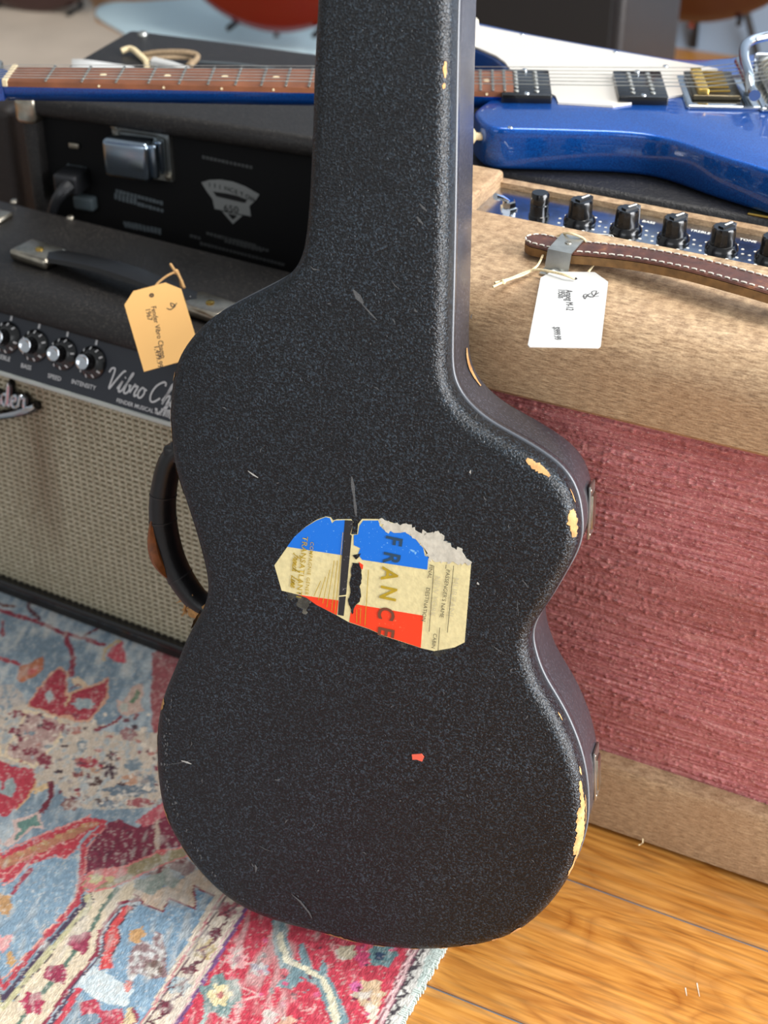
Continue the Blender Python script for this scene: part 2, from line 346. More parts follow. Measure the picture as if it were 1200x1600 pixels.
# lower left
P_(Z2, (192, 52, 70), (-40, 200), (40, 185), (150, 70), (190, -10), (110, -10), (90, 80), (40, 100), (-40, 40), sp=0.15)
P_(Z2, (214, 182, 172), (5, 335), (80, 270), (58, 208), (205, 160), (226, 252), (170, 250), (50, 345)); P_(Z2, (98, 142, 130), (70, 305), (110, 260), (88, 215), (190, 178), (215, 238), (160, 238), (85, 312)); S_(Z2, (122, 46, 62), 28, (265, 10), (260, 90), (215, 160))
E_(Z2, (152, 112, 106), 370, 125, 48, 30, sp=0.4)
P_(Z2, (196, 54, 70), (-30, 412), (80, 350), (240, 278), (450, 190), (545, 205), (430, 292), (400, 350), (335, 402), (280, 380), (200, 432), (140, 432), (40, 532), (-30, 525))
P_(Z2, (190, 124, 92), (-30, 425), (250, 305), (480, 205), (520, 220), (400, 285), (240, 365), (80, 440), (-30, 480), sp=0.3, sc=(160, 90, 80))
S_(Z2, PNK, 11, (-30, 402), (80, 343), (240, 272), (470, 182)); S_(Z2, PNK, 8, (-30, 500), (50, 480), (110, 412), (190, 375), (210, 402), (310, 318), (340, 332), (410, 292)); S_(Z2, PNK, 9, (-30, 540), (40, 540), (140, 440), (210, 435), (280, 388), (330, 410), (405, 352))
for k in range(7): E_(Z2, (196, 150, 100), 40 + k * 66, 412 - k * 30, 20, 13)
P_(Z2, (118, 158, 184), (-30, 560), (60, 530), (150, 440), (290, 395), (340, 410), (400, 355), (395, 620), (-30, 1080), sp=0.28, sc=(150, 182, 196))
S_(Z2, (160, 62, 80), 24, (155, 465), (60, 590)); E_(Z2, (190, 144, 92), 25, 650, 38, 55); P_(Z2, (228, 154, 152), (-20, 840), (62, 795), (55, 850), (20, 900), (-20, 890)); P_(Z2, (198, 152, 92), (38, 900), (60, 878), (82, 940), (60, 978), (34, 950))
P_(Z2, (134, 50, 72), (440, 485), (450, 360), (560, 220), (620, 200), (720, 250), (830, 140), (890, 200), (960, 330), (820, 372), (680, 440), (560, 480), sp=0.35, sc=(100, 44, 62))
P_(Z2, (196, 88, 100), (700, 215), (845, 115), (870, 180), (760, 240)); S_(Z2, (196, 170, 150), 22, (815, 215), (820, 350))
S_(Z2, (192, 60, 74), 28, (545, 215), (432, 345), (422, 540), (405, 630), (180, 880), (-40, 1140)); S_(Z2, PNK, 8, (560, 225), (452, 350), (445, 480)); S_(Z2, (226, 160, 140), 7, (395, 540), (395, 615), (170, 865), (-40, 1095))
P_(Z2, CRM, (470, 575), (620, 555), (700, 510), (706, 610), (620, 632), (520, 770), (500, 900), (390, 1020), (215, 1290), (-60, 1290), (200, 990), sp=0.12, sc=(205, 196, 150))
S_(Z2, PUR, 22, (448, 600), (430, 650), (210, 900), (-40, 1200)); S_(Z2, (196, 188, 142), 32, (462, 600), (460, 660), (240, 910), (-20, 1220)); S_(Z2, (84, 70, 74), 6, (475, 570), (488, 640), (200, 985), (60, 1145))
S_(Z2, (98, 124, 108), 22, (615, 560), (540, 650), (480, 765), (340, 960), (240, 1080), (105, 1260))
for pts in (((345, 850), (370, 810), (470, 788), (462, 870), (430, 912), (388, 882)), ((218, 1012), (260, 960), (330, 953), (348, 1010), (330, 1062), (258, 1040))):
    P_(Z2, (156, 44, 76), *pts, sp=0.3, sc=(205, 110, 130))
E_(Z2, (176, 44, 80), 170, 1155, 62, 62, sp=0.3)
P_(Z2, (166, 150, 112), (430, 520), (500, 465), (640, 455), (820, 378), (950, 340), (970, 385), (700, 500), (560, 556), (430, 565), sp=0.3)
P_(Z2, (220, 130, 126), (470, 480), (660, 452), (670, 480), (600, 510), (480, 565), (430, 550)); E_(Z2, (208, 196, 138), 500, 510, 32, 26); E_(Z2, (206, 186, 134), 570, 512, 26, 18)
S_(Z2, (222, 124, 120), 12, (425, 525), (480, 472), (640, 452), (820, 372), (960, 340)); S_(Z2, (222, 124, 120), 12, (430, 575), (560, 562), (700, 505), (975, 388)); E_(Z2, (214, 96, 96), 845, 372, 34, 18)
P_(Z2, (136, 82, 84), (740, 500), (960, 392), (1030, 450), (960, 500), (880, 450), (800, 490), sp=0.4)
P_(Z2, (152, 162, 150), (706, 520), (780, 500), (820, 480), (880, 452), (905, 500), (955, 520), (900, 562), (850, 540), (800, 604), (706, 560), sp=0.3)
P_(Z2, (218, 190, 162), (700, 560), (800, 606), (850, 545), (905, 565), (960, 500), (1030, 455), (1100, 500), (1180, 590), (1130, 612), (1010, 552), (1020, 668), (880, 612), (850, 684), (760, 642), (700, 612), sp=0.12)
S_(Z2, (146, 50, 66), 10, (700, 595), (760, 642), (852, 684), (880, 612), (1020, 668), (1010, 552), (1130, 612))
P_(Z2, (116, 162, 192), (720, 645), (850, 694), (880, 622), (1025, 678), (1014, 562), (1130, 622), (1150, 600), (1100, 690), (735, 1260), (540, 1260), (400, 1085), (480, 960), (590, 960), (625, 820), (615, 750), (690, 680), sp=0.28, sc=(166, 196, 210))
P_(Z2, (206, 218, 218), (480, 955), (560, 1010), (700, 1085), (660, 1175), (560, 1160), (480, 1125), (395, 1060), sp=0.35, sc=(160, 190, 205))
S_(Z2, (150, 50, 72), 18, (712, 618), (625, 638), (522, 780), (506, 905), (392, 1032), (225, 1275)); S_(Z2, PUR, 13, (700, 648), (632, 660), (545, 790), (528, 910), (405, 1040), (262, 1275))
P_(Z2, (216, 68, 68), (655, 650), (695, 655), (612, 760), (622, 840), (582, 900), (590, 975), (515, 985), (540, 900), (548, 800), (600, 720)); S_(Z2, (90, 60, 70), 7, (695, 660), (615, 765), (625, 840), (585, 905))
P_(Z2, (208, 158, 98), (676, 778), (740, 758), (764, 800), (720, 844), (668, 832)); P_(Z2, (150, 118, 118), (690, 860), (740, 830), (790, 850), (800, 785), (852, 798), (862, 950), (882, 1022), (780, 1032), (720, 1000), (680, 1065), (655, 1000), sp=0.7, sc=(212, 210, 206))
E_(Z2, (120, 92, 84), 800, 975, 50, 40, sp=0.5); E_(Z2, (214, 130, 120), 665, 1070, 20, 28)
S_(Z2, (208, 62, 78), 32, (410, 1090), (290, 1280)); P_(Z2, (192, 56, 78), (410, 1150), (500, 1130), (522, 1190), (640, 1185), (655, 1280), (560, 1280), (500, 1212), (430, 1222), sp=0.4, sc=(214, 160, 164)); P_(Z2, (218, 192, 142), (632, 1280), (672, 1180), (690, 1180), (715, 1280)); P_(Z2, (150, 60, 80), (690, 1180), (715, 1280), (730, 1280), (712, 1200))
# narrow flower border
RUG.append(('p', [tuple(onz(*p, RUGZ))[:2] for p in ((343, 1385), (362, 1372), (402, 1402), (276, 1608), (212, 1612))], 0, (226, 208, 184), 0.15, (200, 170, 150)))
for q in (((176, 84, 94), 300, 215, 38, 32), ((120, 50, 66), 250, 310, 25, 24), ((194, 168, 112), 200, 370, 48, 42), ((122, 48, 62), 145, 460, 36, 16), ((152, 180, 190), 100, 520, 48, 36), ((122, 50, 66), 45, 610, 36, 30), ((200, 90, 100), 340, 190, 22, 14), ((206, 150, 110), 205, 385, 16, 12), ((90, 110, 120), 110, 515, 14, 12)):
    E_(Z3, *q, sp=0.3)
for k in range(7):
    S_(Z3, (110, 66, 74), 8, (300 - k * 46 + 46, 150 + k * 72), (340 - k * 46, 200 + k * 72), (262 - k * 46, 240 + k * 72))
S_(Z3, (206, 130, 130), 9, (285, 150), (30, 560), (-60, 690)); S_(Z3, (96, 64, 76), 6, (300, 150), (45, 560), (-40, 690))
# red border
P_(Z3, (206, 48, 72), (385, 195), (500, 240), (700, 300), (1085, 350), (1062, 372), (915, 700), (95, 700), sp=0.3, sc=(226, 100, 116))
S_(Z3, (126, 78, 132), 14, (392, 190), (240, 440), (92, 690)); S_(Z3, (228, 180, 176), 7, (378, 185), (225, 432), (78, 690))
S_(Z3, (112, 152, 160), 56, (512, 262), (516, 330), (535, 420), (600, 460), (690, 500), (735, 610), (775, 700)); S_(Z3, (228, 218, 184), 26, (516, 320), (540, 412), (600, 448), (690, 490), (722, 575), (755, 700))
for pts in (((590, 365), (612, 345), (645, 445), (600, 440)), ((685, 415), (706, 435), (712, 500), (672, 480)), ((495, 525), (560, 468), (610, 500), (560, 535)), ((630, 540), (600, 570), (660, 520))):
    P_(Z3, (112, 152, 160), *pts)
E_(Z3, (116, 150, 146), 275, 565, 82, 86, sp=0.4); E_(Z3, (236, 216, 160), 270, 560, 46, 46); E_(Z3, (190, 110, 100), 270, 560, 14, 14); S_(Z3, (160, 190, 180), 16, (215, 630), (195, 690))
E_(Z3, (92, 146, 150), 930, 395, 60, 50, sp=0.2); E_(Z3, (40, 66, 98), 920, 402, 21, 18)
E_(Z3, (216, 182, 140), 880, 555, 62, 56, sp=0.4); E_(Z3, (212, 92, 150), 828, 525, 22, 18); E_(Z3, (232, 218, 194), 890, 632, 26, 40); E_(Z3, (200, 184, 152), 785, 388, 42, 30, sp=0.3); E_(Z3, (216, 60, 110), 850, 400, 30, 44)
E_(Z3, (132, 122, 172), 430, 455, 38, 26, sp=0.4); E_(Z3, (226, 190, 184), 475, 650, 34, 32, sp=0.5); E_(Z3, (226, 170, 140), 550, 665, 32, 20, sp=0.4); E_(Z3, (230, 160, 160), 340, 410, 40, 50, sp=0.6); E_(Z3, (180, 60, 100), 340, 415, 14, 14)
for pts in (((262, 450), (320, 400), (390, 365)), ((300, 480), (345, 440), (405, 430)), ((350, 520), (440, 560), (340, 590), (350, 660)), ((760, 360), (720, 350), (745, 400)), ((620, 620), (660, 610), (640, 640)), ((300, 650), (340, 670), (330, 600))):
    S_(Z3, (232, 160, 156), 8, *pts)
for k in range(26): E_(Z3, random.choice([(120, 40, 62), (232, 150, 150), (90, 60, 80), (220, 90, 130)]), random.uniform(420, 1000), random.uniform(330, 670), random.uniform(6, 13), random.uniform(6, 12))
S_(Z3, (236, 190, 188), 34, (1075, 350), (1052, 400), (905, 720)); S_(Z3, (140, 70, 84), 7, (1066, 350), (1040, 400), (895, 720)); S_(Z3, (120, 66, 84), 7, (1090, 350), (1066, 400), (920, 720))
P_(Z3, (216, 212, 202), (1078, 385), (1150, 350), (1020, 715), (925, 715), sp=0.2)
for k in range(6): S_(Z3, (74, 66, 72), 10, (1110 - k * 26, 372 + k * 60), (1066 - k * 26, 408 + k * 60), (1078 - k * 26, 438 + k * 60), (1046 - k * 26, 450 + k * 60))
P_(Z3, (190, 206, 196), (1135, 340), (1205, 330), (1060, 720), (1005, 720), sp=0.1)

RX1 = -0.3215
def axis(a, b, fine, lo, hi):
    xs = list(np.arange(a, b, fine)); s = fine
    x = a
    left = []
    while x > lo: s *= 1.25; x -= s; left.append(x)
    s = fine; x = xs[-1]; right = []
    while x < hi: s *= 1.25; x += s; right.append(min(x, hi))
    return np.array(left[::-1] + xs + right)
gx = axis(-1.02, RX1, 0.0016, -1.75, RX1); gx = gx[gx <= RX1 + 1e-9]
gy = axis(0.47, 1.0, 0.0016, -0.25, 1.17)
GX, GY = np.meshgrid(gx, gy); gxf = GX.ravel(); gyf = GY.ravel(); nv = gxf.size
def lc(c): return np.array(lin(c)[:3])
def vnoise(x, y, s, seed):
    r = np.random.default_rng(seed); T = r.random((256, 256))
    x = x * s + 1000; y = y * s + 1000; xi = np.floor(x).astype(int); yi = np.floor(y).astype(int); fx = x - xi; fy = y - yi
    fx = fx * fx * (3 - 2 * fx); fy = fy * fy * (3 - 2 * fy)
    g = lambda a, b: T[a % 256, b % 256]
    return (g(xi, yi) * (1 - fx) + g(xi + 1, yi) * fx) * (1 - fy) + (g(xi, yi + 1) * (1 - fx) + g(xi + 1, yi + 1) * fx) * fy
# the print wobbles a little, like knotted pile
def xy(px): q = onz(*px, RUGZ); return q.x, q.y
bl0, bl1 = xy((4, 1596)), xy((640, 1596)); ll0, ll1 = xy((4, 1596)), xy((4, 930))
hi = sorted(xy(p) for p in ((690, 1486), (563, 1466), (455, 1440), (388, 1412), (329, 1370), (283, 1312), (256, 1255), (246, 1160), (262, 1080), (281, 1034), (140, 972), (4, 922)))
hx_, hy_ = np.array([p[0] for p in hi]), np.array([p[1] for p in hi]) - .004
ylow = lambda x: bl0[1] + (x - bl0[0]) * (bl1[1] - bl0[1]) / (bl1[0] - bl0[0])
xleft = lambda y: ll0[0] + (y - ll0[1]) * (ll1[0] - ll0[0]) / (ll1[1] - ll0[1])
fx_, fy_ = gxf.copy(), gyf.copy()
for _ in range(24):                        # the pattern repeats, mirrored, beyond the part that was traced
    yl = ylow(fx_); m_ = (fy_ < yl) & (fx_ > bl0[0]); fy_[m_] = 2 * yl[m_] - fy_[m_]
    m_ = (fy_ < bl0[1]) & (fx_ <= bl0[0]); fy_[m_] = 2 * bl0[1] - fy_[m_]
    xl = xleft(fy_); m_ = fx_ < xl; fx_[m_] = 2 * xl[m_] - fx_[m_]
    yh = np.maximum(np.interp(fx_, hx_, hy_), ylow(fx_) + .03); m_ = fy_ > yh; fy_[m_] = 2 * yh[m_] - fy_[m_]
gx0, gy0 = gxf, gyf
qx = fx_ + (vnoise(gxf, gyf, 170, 3) - .5) * 0.0022; qy = fy_ + (vnoise(gxf, gyf, 170, 4) - .5) * 0.0022
n1 = vnoise(gxf, gyf, 26, 5); n2 = vnoise(gxf, gyf, 330, 6); n3 = vnoise(gxf * 3.2 + gyf, gyf - gxf * .3, 60, 8); n6 = vnoise(gxf * 2.2 + gyf * 1.2, gyf - gxf * .5, 150, 9)
colr = np.empty((nv, 3)); colr[:] = lc((116, 146, 166))
colr += ((lc((176, 190, 196)) - colr) * np.clip((n1 * .6 + n3 * .6 - .52) * 3, 0, 1)[:, None])
for kind, pts, rad, col, sp, scol in RUG:
    p = np.array(pts); m = rad + 0.0005
    idx = np.nonzero((qx > p[:, 0].min() - m) & (qx < p[:, 0].max() + m) & (qy > p[:, 1].min() - m) & (qy < p[:, 1].max() + m))[0]
    if not idx.size: continue
    X = qx[idx]; Y = qy[idx]
    if kind == 'p':
        ins = np.zeros(idx.size, bool); j = len(p) - 1
        for i in range(len(p)):
            dy = p[j, 1] - p[i, 1]
            if dy != 0:
                ins ^= ((p[i, 1] > Y) != (p[j, 1] > Y)) & (X < (p[j, 0] - p[i, 0]) * (Y - p[i, 1]) / dy + p[i, 0])
            j = i
    else:
        ins = np.zeros(idx.size, bool)
        for i in range(len(p) - 1):
            a, b = p[i], p[i + 1]; d = b - a; L = (d ** 2).sum() + 1e-12
            tt = np.clip(((X - a[0]) * d[0] + (Y - a[1]) * d[1]) / L, 0, 1)
            ins |= (X - a[0] - tt * d[0]) ** 2 + (Y - a[1] - tt * d[1]) ** 2 < rad ** 2
    ii = idx[ins]; base = lc(col)[None, :].repeat(ii.size, 0)
    if sp:
        k = np.clip((n2[ii] * .45 + n3[ii] * .3 + n6[ii] * .45 - (.80 - sp * .38)) * 5, 0, 1)[:, None]; base = base + (lc(scol or (206, 196, 184)) - base) * k * min(1, sp * 2.2)
    colr[ii] = base
gr_ = colr.mean(1, keepdims=True); isb = np.clip((colr[:, 2] - colr[:, 0]) * 6, 0, 1)[:, None]; colr = gr_ + (colr - gr_) * (0.88 - .22 * isb)
n4 = vnoise(gxf * 2.5 + gyf * 1.5, gyf * .8 - gxf * .35, 210, 21); n5 = rng.random(nv)
colr *= (0.80 + 0.2 * n2 + 0.2 * n4)[:, None]
fleck = np.clip((n4 * .55 + n5 * .5 - .72) * 4, 0, .5)[:, None]; colr += (lc((214, 206, 194)) - colr) * fleck
worn = np.clip((vnoise(gxf, gyf, 9, 11) * .6 + n3 * .5 - .72) * 4, 0, .45)[:, None]; colr += (lc((206, 200, 190)) - colr) * worn
gz = RUGZ + (vnoise(gxf, gyf, 420, 12) - .5) * 0.0009
nxg, nyg = len(gx), len(gy); ix = np.arange(nv).reshape(nyg, nxg)
faces = np.stack([ix[:-1, :-1], ix[:-1, 1:], ix[1:, 1:], ix[1:, :-1]], -1).reshape(-1, 4)
verts = np.stack([gxf, gyf, gz], 1)
# hem down to the floor
edge = np.concatenate([ix[0, :], ix[1:, -1], ix[-1, -2::-1], ix[-2:0:-1, 0]]); ne = len(edge)
low = verts[edge].copy(); low[:, 2] = 0.0006
verts = np.concatenate([verts, low]); eb = np.arange(ne) + nv
faces = np.concatenate([faces, np.stack([np.roll(edge, -1), edge, eb, np.roll(eb, -1)], 1)])
me = bpy.data.meshes.new('rug'); me.from_pydata(verts.tolist(), [], faces.tolist()); me.update()
at = me.color_attributes.new('print', 'FLOAT_COLOR', 'POINT')
cc = np.ones((len(verts), 4)); cc[:nv, :3] = colr; cc[nv:, :3] = lc((190, 204, 196)); at.data.foreach_set('color', cc.ravel())
t = NT('rug_pile'); a_ = t.n('ShaderNodeVertexColor', _layer_name='print')
fz = t.noise(t.coord((700, 260, 1), (0, 0, 0.5)), 1.0, 2, 0.6)
t.base(t.mix(0.35, a_.outputs[0], t.ramp(fz, [(0.3, (120, 120, 120)), (0.7, (255, 255, 255))]), 'MULTIPLY'))
t.pr(Roughness=0.95, Specular_IOR_Level=0.1); t.b.inputs['Sheen Weight'].default_value = 0.15; t.bump(fz, 0.6, 0.0012)
rug = finish('area_rug', me, t.m, None, True, 180, fix=False)
tag(rug, 'faded red, blue and cream patterned rug lying under the black case', 'rug')
# short overcast fringe along the pale edge
fr_ = MB(); y = 0.46
while y < 0.80:
    x = RX1 + random.uniform(-.0005, .0005); ln = random.uniform(.0016, .0034); fr_.box(x - .004, x + ln, y, y + .0013, 0.0008, 0.0048 + random.uniform(-.0006, .0008)); y += 0.0019
fo = fr_.build('fringe', plain('pale_green_yarn', (198, 208, 200), 0.95), rug, smooth=False); fo['kind'] = 'stuff'

# ================================================================== GUITAR CASE
CYAW, CLEAN, CD = math.radians(16), math.radians(16), 0.088
nh = -HD * math.cos(CYAW) - _rt * math.sin(CYAW); cu_ = _rt * math.cos(CYAW) - HD * math.sin(CYAW)
cv_ = ZV * math.cos(CLEAN) - nh * math.sin(CLEAN); cn_ = nh * math.cos(CLEAN) + ZV * math.sin(CLEAN)
CO = onz(600, 1478, CD * math.sin(CLEAN) + 0.0135)
MC = Matrix(((cu_.x, -cn_.x, cv_.x, CO.x), (cu_.y, -cn_.y, cv_.y, CO.y), (cu_.z, -cn_.z, cv_.z, CO.z), (0, 0, 0, 1)))
MCI = MC.inverted()
case = thing('guitar_case', 'black pebbled guitar case with a torn travel label, leaning upright in the middle', 'guitar case', MC)
def cpt(x, y, d=0.0):                      # photo pixel -> case plane at depth d, local coordinates
    return MCI @ onpl(x, y, CO - cn_ * d, cn_)
right = [(703, 0), (701, 90), (699.5, 200), (698, 312), (696, 430), (694, 520), (693.6, 573.7), (696.4, 601), (706, 623), (722.5, 645), (750, 668.6), (777.5, 685), (805, 700), (832.4, 716.7), (860, 736), (876.4, 752.4), (889, 771.7), (898, 799), (901, 824), (900, 848.7), (890, 876), (873.7, 903.6), (854.4, 936.6), (841, 957.5), (827, 982), (822, 1010), (829, 1045), (841, 1076.5), (860, 1108), (876, 1136), (889, 1165), (899, 1192), (906, 1220), (910.5, 1250), (911.6, 1271), (910.5, 1292), (907, 1313.6), (897.8, 1343), (883.5, 1373), (866, 1398), (842, 1425), (803.6, 1454), (758, 1470.5), (706, 1478), (641, 1480)]
leftp = [(563, 1470.5), (504.5, 1454), (455, 1442), (420, 1431), (384, 1415.5), (355, 1397), (329, 1374), (303, 1345), (283, 1316), (267, 1287.5), (256, 1259), (250, 1230), (247, 1201), (245.8, 1172.5), (245.8, 1144), (250, 1115), (257, 1089), (271, 1055), (281, 1030), (290, 1007), (300, 987), (310, 970), (320, 951), (325, 932), (325.7, 910), (322, 885), (315, 855), (305, 820), (297, 795), (287, 765), (276, 732), (270.5, 702), (268, 672), (265.5, 645), (267, 624), (269, 601), (274, 577), (280, 560), (293, 539), (310, 518), (331, 499), (367, 478), (400, 461), (430, 446), (455, 428), (469, 405), (476, 372), (481.5, 312), (484.5, 250), (487, 187), (488.5, 125), (491.5, 62), (494.7, 0)]
_tr = right + leftp; _fix = []
for i_, p_ in enumerate(_tr):                 # the far side of the rounded edge lies just outside the traced contour on the left and below
    a_, b_ = _tr[max(i_ - 1, 0)], _tr[min(i_ + 1, len(_tr) - 1)]; tx_, ty_ = b_[0] - a_[0], b_[1] - a_[1]; L_ = math.hypot(tx_, ty_); nx2, ny2 = -ty_ / L_, tx_ / L_
    nx2, ny2 = ty_ / L_, -tx_ / L_
    k_ = (6.0 * max(0, -nx2) + 10.5 * max(0, ny2)) if True else 0
    if p_[1] < 430 and i_ > 40: k_ *= .6
    _fix.append((p_[0] + nx2 * k_, p_[1] + ny2 * k_))
ro = [cpt(*p) for p in _fix[:len(right)]]; lo_ = [cpt(*p) for p in _fix[len(right):]]
tl, tr = lo_[-1], ro[0]; cx = (tl.x + tr.x) / 2; axd = ((lo_[-1] + ro[0]) / 2 - (lo_[-6] + ro[3]) / 2).normalized(); pd = Vector((axd.z, 0, -axd.x))
hw = (tr.x - tl.x) / 2; hc = Vector((cx, 0, (tl.z + tr.z) / 2))
head = [hc + axd * a - pd * b for a, b in ((.05, hw), (.09, hw + .004), (.12, hw + .016), (.16, hw + .022), (.24, hw + .022), (.275, hw + .014), (.29, hw - .012))]
head2 = [hc + axd * a + pd * b for a, b in ((.29, hw - .012), (.275, hw + .014), (.24, hw + .022), (.16, hw + .022), (.12, hw + .016), (.09, hw + .004), (.05, hw))]
loop = catmull([Vector((p.x, 0, p.z)) for p in ro + lo_ + head + head2], 5, closed=True)
A_ = np.array([(p.x, p.z) for p in loop])
def resample(A, n):
    B = np.concatenate([A, A[:1]]); s = np.concatenate([[0], np.cumsum(np.linalg.norm(np.diff(B, axis=0), axis=1))])
    q = np.linspace(0, s[-1], n, endpoint=False); return np.stack([np.interp(q, s, B[:, 0]), np.interp(q, s, B[:, 1])], 1)
A_ = resample(A_, 720)
for _ in range(6): A_ = (np.roll(A_, 1, 0) + 2 * A_ + np.roll(A_, -1, 0)) / 4
tg = np.roll(A_, -1, 0) - np.roll(A_, 1, 0); tg /= np.linalg.norm(tg, axis=1)[:, None]
NIN = np.stack([tg[:, 1], -tg[:, 0]], 1)   # points into the body or out; fixed below
area2 = (A_[:, 0] * np.roll(A_[:, 1], -1) - np.roll(A_[:, 0], -1) * A_[:, 1]).sum()
NIN = np.stack([-tg[:, 1], tg[:, 0]], 1) * (1 if area2 > 0 else -1)
def smooth_inset(d):
    B = A_ + NIN * d
    for _ in range(3): B = (np.roll(B, 1, 0) + 2 * B + np.roll(B, -1, 0)) / 4 if d > .004 else B
    return B
def ring(inset, y): return [Vector((p[0], y, p[1])) for p in smooth_inset(inset)]
CR = 0.0105
prof_front = [(CR + .02, -0.0004)] + [(CR * (1 - math.sin(a)), CR * (1 - math.cos(a))) for a in [k * math.pi / 2 / 8 for k in range(9)]]
SEAM = 0.027
rf = [ring(*q) for q in prof_front] + [ring(0, SEAM - .005), ring(.0012, SEAM - .0045), ring(.0012, SEAM - .002)]
case_back = MB().loft(rf, cap0=True, cap1=False).build('back_shell', M_CASE, case, angle=60)
MB().loft([ring(.002, SEAM - .0026), ring(-.0002, SEAM - .0024), ring(-.0009, SEAM - .0018), ring(-.0009, SEAM - .0010), ring(-.0001, SEAM - .0003), ring(.002, SEAM - .0002)], cap0=False, cap1=False).build('rim_binding', M_BINDING, case)
LR = 0.009
rl = [ring(.002, SEAM), ring(.0006, SEAM + .0003), ring(0, SEAM + .002), ring(0, SEAM + .008), ring(.0008, SEAM + .0085), ring(.0004, SEAM + .0105), ring(.0002, CD - LR)] + [ring(LR * (1 - math.cos(a)), CD - LR + LR * math.sin(a)) for a in [k * math.pi / 2 / 5 for k in range(1, 6)]]
MB().loft(rl, cap0=False, cap1=True).build('lid_shell', M_CASE_SIDE, case, angle=60)
# --- bare worn patches on the rounded edges
SURF_PROF = prof_front + [(0, .018), (0, SEAM - .005)]
SURF = np.array([[tuple(p) for p in ring(*q)] for q in SURF_PROF])          # rows x 720 x 3
_mc = np.array(MC)
def find(px, py, rows):
    best = None
    for r_ in rows:
        Pw = SURF[r_] @ _mc[:3, :3].T + _mc[:3, 3]; v = Pw - np.array(CAM); k = v @ np.array(_fw)
        X = 600 + F_PX * (v @ np.array(_rt)) / k; Y = 800 - F_PX * (v @ np.array(_up)) / k
        d = (X - px) ** 2 + (Y - py) ** 2; i = int(d.argmin())
        if best is None or d[i] < best[0]: best = (d[i], r_, i)
    return best[1], best[2]
def surf(r_, s_):
    r_ = min(max(r_, 0), len(SURF_PROF) - 1.001); a = int(r_); f = r_ - a; s0 = int(math.floor(s_)); g = s_ - s0
    S = lambda i: SURF[a, i % 720] * (1 - f) + SURF[a + 1, i % 720] * f
    P = S(s0) * (1 - g) + S(s0 + 1) * g
    tn = S(s0 + 1) - S(s0 - 1); tr_ = SURF[a + 1, s0 % 720] - SURF[a, s0 % 720]; nn = np.cross(tn, tr_); nn /= np.linalg.norm(nn) + 1e-9
    c0 = np.array([NIN[s0 % 720][0], .0, NIN[s0 % 720][1]]); ref = np.array([0, -1., 0]) - c0
    if nn @ ref < 0: nn = -nn
    return P + nn * 0.0004
def patch(pa, pb, r0, r1, seed, jag=.35, name='worn_patch', mat=None):
    rows = range(1, len(SURF_PROF)); _, i = find(*pa, rows); _, j = find(*pb, rows)
    if j < i: i, j = j, i
    if j - i > 360: i, j = j, i + 720
    rr = random.Random(seed); n = max(8, (j - i) * 3); top = []; bot = []; a = b = 0
    for k in range(n + 1):
        f = k / n; env = math.sin(math.pi * min(max(f, .02), .98)) ** .35
        a = a * .55 + rr.uniform(-jag, jag); b = b * .55 + rr.uniform(-jag, jag); mid = (r0 + r1) / 2; h = (r1 - r0) / 2
        top.append(mid - h * env * (1 + a)); bot.append(mid + h * env * (1 + b))
    m = MB(); C_ = 4; vs = []
    for k in range(n + 1):
        for c_ in range(C_ + 1): vs.append(surf(top[k] + (bot[k] - top[k]) * c_ / C_, i + (j - i) * k / n))
    m.add(vs, [(k * (C_ + 1) + c_, k * (C_ + 1) + c_ + 1, (k + 1) * (C_ + 1) + c_ + 1, (k + 1) * (C_ + 1) + c_) for k in range(n) for c_ in range(C_)])
    return m.build(name, mat or M_WORN, case, smooth=True)
for q in (((825, 714), (862, 746), 3.2, 6.0, 1), ((886, 798), (884, 842), 3.6, 7.4, 2), ((884, 770), (893, 786), 8.0, 8.8, 3),
          ((900, 1203), (903, 1218), 7.4, 8.8, 4), ((897, 1222), (884, 1345), 5.2, 7.6, 5), ((893, 1262), (886, 1335), 3.8, 6.6, 15), ((908, 1245), (907, 1290), 8.6, 9.2, 6), ((884, 1340), (876, 1368), 5.6, 7.0, 7),
          ((695, 98), (694, 122), 4.2, 5.6, 8), ((692, 132), (692, 140), 4.0, 5.2, 9),
          ((253, 1086), (250, 1108), 4.8, 7.6, 10), ((258, 1262), (272, 1290), 4.6, 6.6, 11), ((292, 1320), (306, 1348), 4.4, 6.0, 12), ((506, 1453), (562, 1470), 4.0, 6.6, 13), ((585, 1474), (604, 1477), 4.4, 6.4, 14),
          ((722, 1477), (750, 1470), 4.2, 6.4, 16), ((640, 1480), (655, 1480), 4.6, 6.4, 17), ((765, 1467), (778, 1462), 4.4, 6.4, 18), ((795, 1455), (810, 1447), 4.4, 6.4, 19), ((690, 1479), (700, 1478), 4.6, 6.4, 20),
          ((266, 636), (271, 690), 5.9, 8.0, 21), ((273, 583), (271, 592), 6.0, 7.6, 22), ((247, 1130), (250, 1230), 6.3, 8.0, 23), ((275, 730), (290, 775), 6.4, 8.0, 24), ((868, 1118), (874, 1130), 8.4, 9, 25), ((313, 1355), (330, 1376), 5.6, 6.6, 26)):
    patch(*q)
